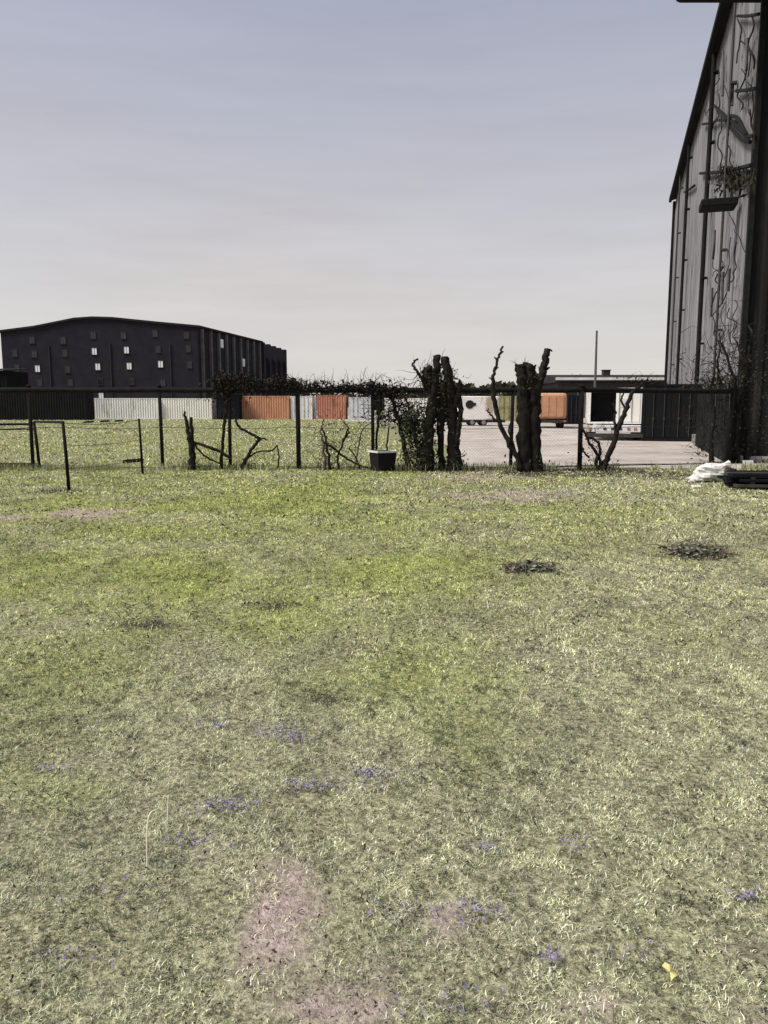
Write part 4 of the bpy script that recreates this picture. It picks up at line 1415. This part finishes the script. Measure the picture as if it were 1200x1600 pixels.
def far_trees():
    # dark tree line seen just above the rail between the big building and the trunks
    D = 135
    for i, (px, w, top, label) in enumerate(((462, 34, 588, "small far dark tree right beside the dark building's far end"), (520, 60, 597, "broad low far tree above the rust red container"),
                                             (590, 54, 596, "broad low far tree behind the hanging vine tangle"), (745, 40, 601, "low far tree between the two pruned trunks"),
                                             (985, 50, 579, "low far tree above the warehouse roof left of the tall building"), (900, 40, 583, "low far tree above the warehouse roof beside the utility pole"))):
        Y = D + (i % 3) * 6
        c = at(px, 640, Y)
        zt = at(px, top, Y).z
        r = thing("far_tree", (c.x, Y, 0), label, "tree", group="far trees behind the yard")
        q = MB(); q.tube([(0, 0, 0), (.1, 0, zt * .4), (0, 0, zt * .75)], [.3, .22, .1], 8)
        for k in range(5):
            t = random.uniform(0, 6.28)
            q.tube([(0, 0, zt * .4), (math.cos(t) * 1.2, math.sin(t), zt * .7)], [.12, .04], 5)
        q.build("trunk", "bark", r)
        hw = w / 2 * Y / 1200
        q = MB()
        cl = [(random.uniform(-1, 1) * hw, random.gauss(0, 1), zt * random.uniform(.45, .8), random.uniform(.5, 1.1) * zt * .2) for _ in range(16)]
        for _ in range(1500):
            a, b, c_, rr = random.choice(cl)
            d = Vector((random.gauss(0, 1), random.gauss(0, 1), random.gauss(0, 1))).normalized() * rr * random.uniform(.5, 1.05)
            p = Vector((a, b, c_)) + Vector((d.x * 1.5, d.y * 1.5, d.z))
            p.z = min(p.z, zt)
            s = random.uniform(.12, .3)
            t = Vector((random.gauss(0, 1), random.gauss(0, 1), random.gauss(0, 1))).normalized()
            v = t.cross(Vector((random.gauss(0, 1), random.gauss(0, 1), random.gauss(0, 1)))).normalized()
            q.add([p - t * s, p - v * s * .6, p + t * s, p + v * s * .6], [(0, 1, 2, 3)])
        q.build("crown", "treefar", r)
    # one continuous far wood closing the horizon
    q = MB()
    for i in range(9000):
        t = random.uniform(-1, 1)
        x = t * 330
        y = 300 + random.gauss(0, 9)
        top = 6.5 + 3.5 * math.sin(x * .05) * math.sin(x * .017 + 1) + 1.2 * math.sin(x * .31)
        z = random.uniform(.0, 1) ** .7 * top
        s = random.uniform(.7, 1.7)
        a = Vector((random.gauss(0, 1), random.gauss(0, .5), random.gauss(0, 1))).normalized()
        b = a.cross(Vector((random.gauss(0, .4), 1, random.gauss(0, .4)))).normalized()
        p = Vector((x, y, max(z, .3)))
        q.add([p - a * s, p - b * s * .7, p + a * s, p + b * s * .7], [(0, 1, 2, 3)])
    tag(q.build("treeline", "treefar"), "continuous far dark tree line low along the horizon", "treeline", kind="stuff")


far_trees()

# ------------------------------------------------------------------ small things on the lawn
def tub():
    g = ground(598, 736)
    r = thing("storage_tub", (g.x, g.y, 0), "open black tub with a pale rim standing by the fence", "tub", R(28))
    w, d, h = .26, .24, .50
    t = .015
    def ring(k, z, s=1.0):
        return [(-w * k, -d * k, z), (w * k, -d * k, z), (w * k, d * k, z), (-w * k, d * k, z)]
    q = MB()
    V = ring(.86, .01) + ring(1, h) + ring(.93, h) + ring(.80, .04)
    F = [(3, 2, 1, 0)]
    for k in range(3):
        for i in range(4):
            j = (i + 1) % 4
            F.append((k * 4 + i, k * 4 + j, k * 4 + 4 + j, k * 4 + 4 + i))
    F.append((12, 13, 14, 15))
    q.add(V, F); q.build("body", "tub", r)
    q = MB()
    for (x0, x1, y0, y1) in ((-w - .025, w + .025, -d - .025, -d + .0), (-w - .025, w + .025, d, d + .025), (-w - .025, -w, -d, d), (w, w + .025, -d, d)):
        q.bbox(x0, x1, y0, y1, h - .035, h + .012, .004)
    q.build("rim", "plastic_white", r)
    q = MB(); q.add([(w * .885, -d * .8, .06), (w * .885, d * .8, .06), (w * 1.002, d * .9, h - .04), (w * 1.002, -d * .9, h - .04), (w * .885 + .012, -d * .8, .06), (w * .885 + .012, d * .8, .06), (w * 1.002 + .012, d * .9, h - .04), (w * 1.002 + .012, -d * .9, h - .04)],
                    [(4, 5, 6, 7), (0, 3, 2, 1), (0, 1, 5, 4), (1, 2, 6, 5), (2, 3, 7, 6), (3, 0, 4, 7)])
    q.build("side_panel", "tub_rust", r)


tub()


def lump(mb, c, rx, ry, rz, seed, amp=.35, n=20, m_=14):
    V, F = [], []
    rs = random.Random(seed)
    off = [rs.uniform(0, 50) for _ in range(3)]
    for j in range(m_ + 1):
        ph = math.pi * j / m_
        for i in range(n):
            t = 2 * math.pi * i / n
            d = Vector((math.sin(ph) * math.cos(t), math.sin(ph) * math.sin(t), math.cos(ph)))
            k = 1 + amp * (float(fbm(np.array([d.x * 2 + off[0]]), np.array([d.y * 2 + d.z * 2 + off[1]]), seed, 4)[0]) - .5) * 2
            V.append((c[0] + d.x * rx * k, c[1] + d.y * ry * k, max(c[2] + d.z * rz * k, c[2] - rz * .55)))
    for j in range(m_):
        for i in range(n):
            i2 = (i + 1) % n
            F.append((j * n + i, (j + 1) * n + i, (j + 1) * n + i2, j * n + i2))
    mb.add(V, F)


def corner_clutter():
    g = ground(1118, 755)
    r = tag(bpy.data.objects.new("plastic_sack", None), "crumpled white plastic sack lying on the grass by the dark timber stack", "sack")
    COL.objects.link(r); r.location = (g.x, g.y + .25, 0)
    q = MB(); lump(q, (0, 0, .17), .37, .24, .20, 5, .5); q.build("body", "plastic_white", r)
    q = MB()
    q.tube([(.17, -.05, .29), (.25, -.08, .36), (.34, -.05, .37)], [.1, .05, .09], 9, .3); q.build("neck", "plastic_white", r)
    q = MB(); lump(q, (-.38, -.1, .06), .16, .12, .09, 9, .5); q.build("loose_flap", "plastic_white", r)
    g = ground(1142, 752)
    q = MB(); lump(q, (0, 0, .12), .17, .14, .17, 31, .5)
    o = q.build("rubbish_bag", "tub", None, True, (g.x, g.y + .12, 0))
    tag(o, "small black rubbish bag slumped against the white sack", "rubbish bag")
    # dark timber stack
    g = ground(1200, 766)
    r = thing("timber_stack", (g.x + .55, g.y + .5, 0), "low stack of dark weathered planks at the right edge of the lawn", "timber stack", R(-4))
    for k in range(3):
        z = .0 + k * .105
        for i in range(4):
            y = -.42 + i * .23 + random.uniform(-.02, .02)
            L = 2.1 + random.uniform(-.2, .2)
            q = MB(); q.bbox(-L / 2 + random.uniform(-.08, .08), L / 2, y, y + .2, z + .035, z + .095, .008)
            q.build("plank", "black_box" if (i + k) % 3 else "steel", r)
        for x in (-.75, .0, .75):
            q = MB(); q.box(x - .04, x + .04, -.40, .44, z - (.0 if k else 0) + (-.0095 if k else .0), z + .034); q.build("bearer", "steel", r)
    # white scrap pieces
    for i, (px, py, s, lab) in enumerate(((1170, 727, .16, "small white scrap board standing behind the dark timber stack"), (1090, 762, .1, "torn white plastic scrap in front of the white sack"))):
        g = ground(px, py)
        q = MB(); q.bbox(-s, s, -.02, .02, 0, s * .9, .006)
        o = q.build("scrap_board", "plastic_white", None, False, (g.x, g.y, -.005)); o.rotation_euler = (R(-20 - i * 40), 0, R(14))
        tag(o, lab, "scrap")


corner_clutter()


def leaf_heap(px, py, rx, ry, h, label, seed):
    c = ground(px, py)
    o = Vector((c.x, c.y, float(gz(c.x, c.y))))
    r = thing("leaf_heap", o, label, "leaf heap")
    rs = random.Random(seed)
    k = c.y / 1200
    wx = rx * k
    wy = max(.25, (ground(px, py - ry).y - ground(px, py + ry).y) / 2)
    q = MB()
    for _ in range(230):
        a, b = rs.gauss(0, .42), rs.gauss(0, .42)
        e = math.exp(-(a * a + b * b) * 2.2)
        p = Vector((a * wx, b * wy, rs.uniform(0, 1) * h * e + .004))
        s = rs.uniform(.02, .05)
        t = Vector((rs.gauss(0, 1), rs.gauss(0, 1), rs.gauss(0, .5))).normalized()
        v = t.cross(Vector((rs.gauss(0, .5), rs.gauss(0, .5), 1))).normalized()
        q.add([p - t * s, p - v * s * .5, p + t * s, p + v * s * .5], [(0, 1, 2, 3)])
    q.build("leaves", "heapleaf", r)
    q = MB()
    for _ in range(16):
        a, b = rs.gauss(0, .4), rs.gauss(0, .4)
        p = Vector((a * wx, b * wy, rs.uniform(.01, h * .7)))
        d = Vector((rs.gauss(0, 1), rs.gauss(0, 1), rs.gauss(0, .25))).normalized() * rs.uniform(.08, .25)
        q.tube([p - d, p + Vector((0, 0, .02)), p + d], [.006, .005, .002], 4)
    q.build("twigs", "weed", r)


leaf_heap(1085, 861, 62, 12, .14, "dark heap of dead leaves and twigs at the right side of the lawn", 3)
leaf_heap(828, 885, 50, 9, .08, "flatter dark leaf heap on the worn lawn below the thick trunk", 8)


def logs():
    for (px0, py0, px1, py1, rad, lab) in ((-20, 732, 70, 731, .05, "dark fallen log lying under the low wire fence"), (192, 724, 222, 721, .06, "short dark log on the grass beside the thin low fence post"),
                                           (268, 731, 330, 730, .03, "thin dark stick lying at the foot of the broken trunk")):
        a, b = ground(px0, py0), ground(px1, py1)
        q = MB(); m_ = (a + b) / 2
        P = [a.lerp(b, k / 8) - m_ + Vector((0, random.gauss(0, .02), rad * .7 + random.gauss(0, .006))) for k in range(9)]
        q.tube(P, [rad * random.uniform(.85, 1.1) for _ in range(9)], 9, .12)
        tag(q.build("fallen_log", "bark", None, True, tuple(m_)), lab, "log")


logs()


def stalks():
    for (px, py, h, lab) in ((230, 1352, 105, "tallest pale dry grass stalk bending over in the near lawn"), (261, 1275, 40, "short upright pale dry stalk in the near lawn")):
        g = ground(px, py)
        Y = g.y
        z0 = float(gz(g.x, g.y))
        t = at(px + (2 if h < 60 else 8), py - h * .8, Y) - Vector((g.x, g.y, z0))
        q = MB()
        P = smooth_path([(0, 0, -.01), (t.x * .1, 0, t.z * .5), (t.x * .4, .01, t.z * .9), (t.x * 1.2, .03, t.z * .97)] if h > 60 else [(0, 0, -.01), (t.x * .5, 0, t.z * .5), (t.x, 0, t.z)], 5)
        q.tube(P, [.0032 * (1 - .5 * i / len(P)) for i in range(len(P))], 5)
        o = q.build("grass_stalk", mat("pale_straw", (.80, .75, .6), (.7, .64, .5), 30, .8), None, True, (g.x, g.y, z0))
        tag(o, lab, "grass stalk", "pale dry stalks in the lawn")
    g = ground(1044, 1520)
    z0 = float(gz(g.x, g.y))
    q = MB()
    n = 12
    V = [(0, 0, .012)]
    for i in range(n):
        t = 2 * math.pi * i / n
        rr = .022 * (1 + .25 * math.cos(t * 3 + 1))
        V.append((rr * math.cos(t) * .8, rr * math.sin(t), .006 + .012 * abs(math.sin(t * 1.5))))
    q.add(V, [(0, i + 1, (i + 1) % n + 1) for i in range(n)])
    o = q.build("yellow_leaf", "yellow_leaf", None, False, (g.x, g.y, z0 + .018)); o.rotation_euler = (R(25), R(8), .4)
    tag(o, "single yellow fallen leaf lying in the near grass at lower right", "leaf")


stalks()

# ------------------------------------------------------------------ light and sky
SUN_AZ, SUN_EL = R(-108), R(50)
w = bpy.data.worlds.new("World")
SC.world = w
w.use_nodes = True
N, Lk = w.node_tree.nodes, w.node_tree.links
bg = N["Background"]
sky = N.new("ShaderNodeTexSky")
sky.sky_type = 'NISHITA'
sky.sun_disc = False
sky.sun_elevation = SUN_EL
sky.sun_rotation = SUN_AZ % (2 * math.pi)
sky.air_density = 1.0
sky.dust_density = 1.5
sky.ozone_density = 1.5
hs = N.new("ShaderNodeHueSaturation")
hs.inputs["Saturation"].default_value = .42
hs.inputs["Value"].default_value = 1.0
Lk.new(sky.outputs[0], hs.inputs["Color"])
# thin even cloud over the whole sky
tc = N.new("ShaderNodeTexCoord")
mp = N.new("ShaderNodeMapping"); mp.inputs["Scale"].default_value = (1, 1, 4)
Lk.new(tc.outputs["Generated"], mp.inputs["Vector"])
cn = N.new("ShaderNodeTexNoise"); cn.inputs["Scale"].default_value = 1.6; cn.inputs["Detail"].default_value = 5
Lk.new(mp.outputs[0], cn.inputs["Vector"])
cr = N.new("ShaderNodeValToRGB")
cr.color_ramp.elements[0].position = .35; cr.color_ramp.elements[0].color = (.55, .55, .55, 1)
cr.color_ramp.elements[1].position = .7; cr.color_ramp.elements[1].color = (.9, .9, .9, 1)
Lk.new(cn.outputs["Fac"], cr.inputs["Fac"])
mx = N.new("ShaderNodeMix"); mx.data_type = 'RGBA'
Lk.new(cr.outputs[0], mx.inputs[0]); Lk.new(hs.outputs[0], mx.inputs[6])
sx = N.new("ShaderNodeSeparateXYZ"); Lk.new(tc.outputs["Generated"], sx.inputs[0])
er = N.new("ShaderNodeValToRGB")
for _k in range(2):
    er.color_ramp.elements.new(.5)
for _e, (_p, _c) in zip(er.color_ramp.elements, ((0.0, (.79, .74, .69)), (.14, (.68, .64, .63)), (.32, (.51, .50, .57)), (.52, (.36, .385, .55)))):
    _e.position = _p; _e.color = (*_c, 1)
Lk.new(sx.outputs[2], er.inputs["Fac"])
vs = N.new("ShaderNodeVectorMath"); vs.operation = 'SCALE'; cs = N.new("ShaderNodeMapRange")
cs.inputs["From Min"].default_value = .3; cs.inputs["From Max"].default_value = .72
cs.inputs["To Min"].default_value = 5.6; cs.inputs["To Max"].default_value = 6.3
mp2 = N.new("ShaderNodeMapping"); mp2.inputs["Scale"].default_value = (1.2, 1.2, 9); mp2.inputs["Rotation"].default_value = (.1, .14, .3)
Lk.new(tc.outputs["Generated"], mp2.inputs["Vector"])
cn2 = N.new("ShaderNodeTexNoise"); cn2.inputs["Scale"].default_value = 3.2; cn2.inputs["Detail"].default_value = 7; cn2.inputs["Roughness"].default_value = .6
Lk.new(mp2.outputs[0], cn2.inputs["Vector"]); Lk.new(cn2.outputs["Fac"], cs.inputs["Value"])
Lk.new(cs.outputs[0], vs.inputs["Scale"])
Lk.new(er.outputs[0], vs.inputs[0])
Lk.new(vs.outputs[0], mx.inputs[7])
Lk.new(mx.outputs[2], bg.inputs["Color"])
bg.inputs["Strength"].default_value = .089

sd = bpy.data.lights.new("sun", 'SUN')
sd.energy = 3.2
sd.angle = R(20)
sd.color = (1, .95, .87)
so = bpy.data.objects.new("sun", sd); COL.objects.link(so)
dv = Vector((math.sin(SUN_AZ) * math.cos(SUN_EL), math.cos(SUN_AZ) * math.cos(SUN_EL), math.sin(SUN_EL)))
so.rotation_euler = dv.to_track_quat('Z', 'Y').to_euler()
so.location = (-20, 10, 40)

SC.view_settings.view_transform = 'Standard'
SC.view_settings.look = 'None'
SC.view_settings.exposure = 0.85
SC.view_settings.gamma = 1.0
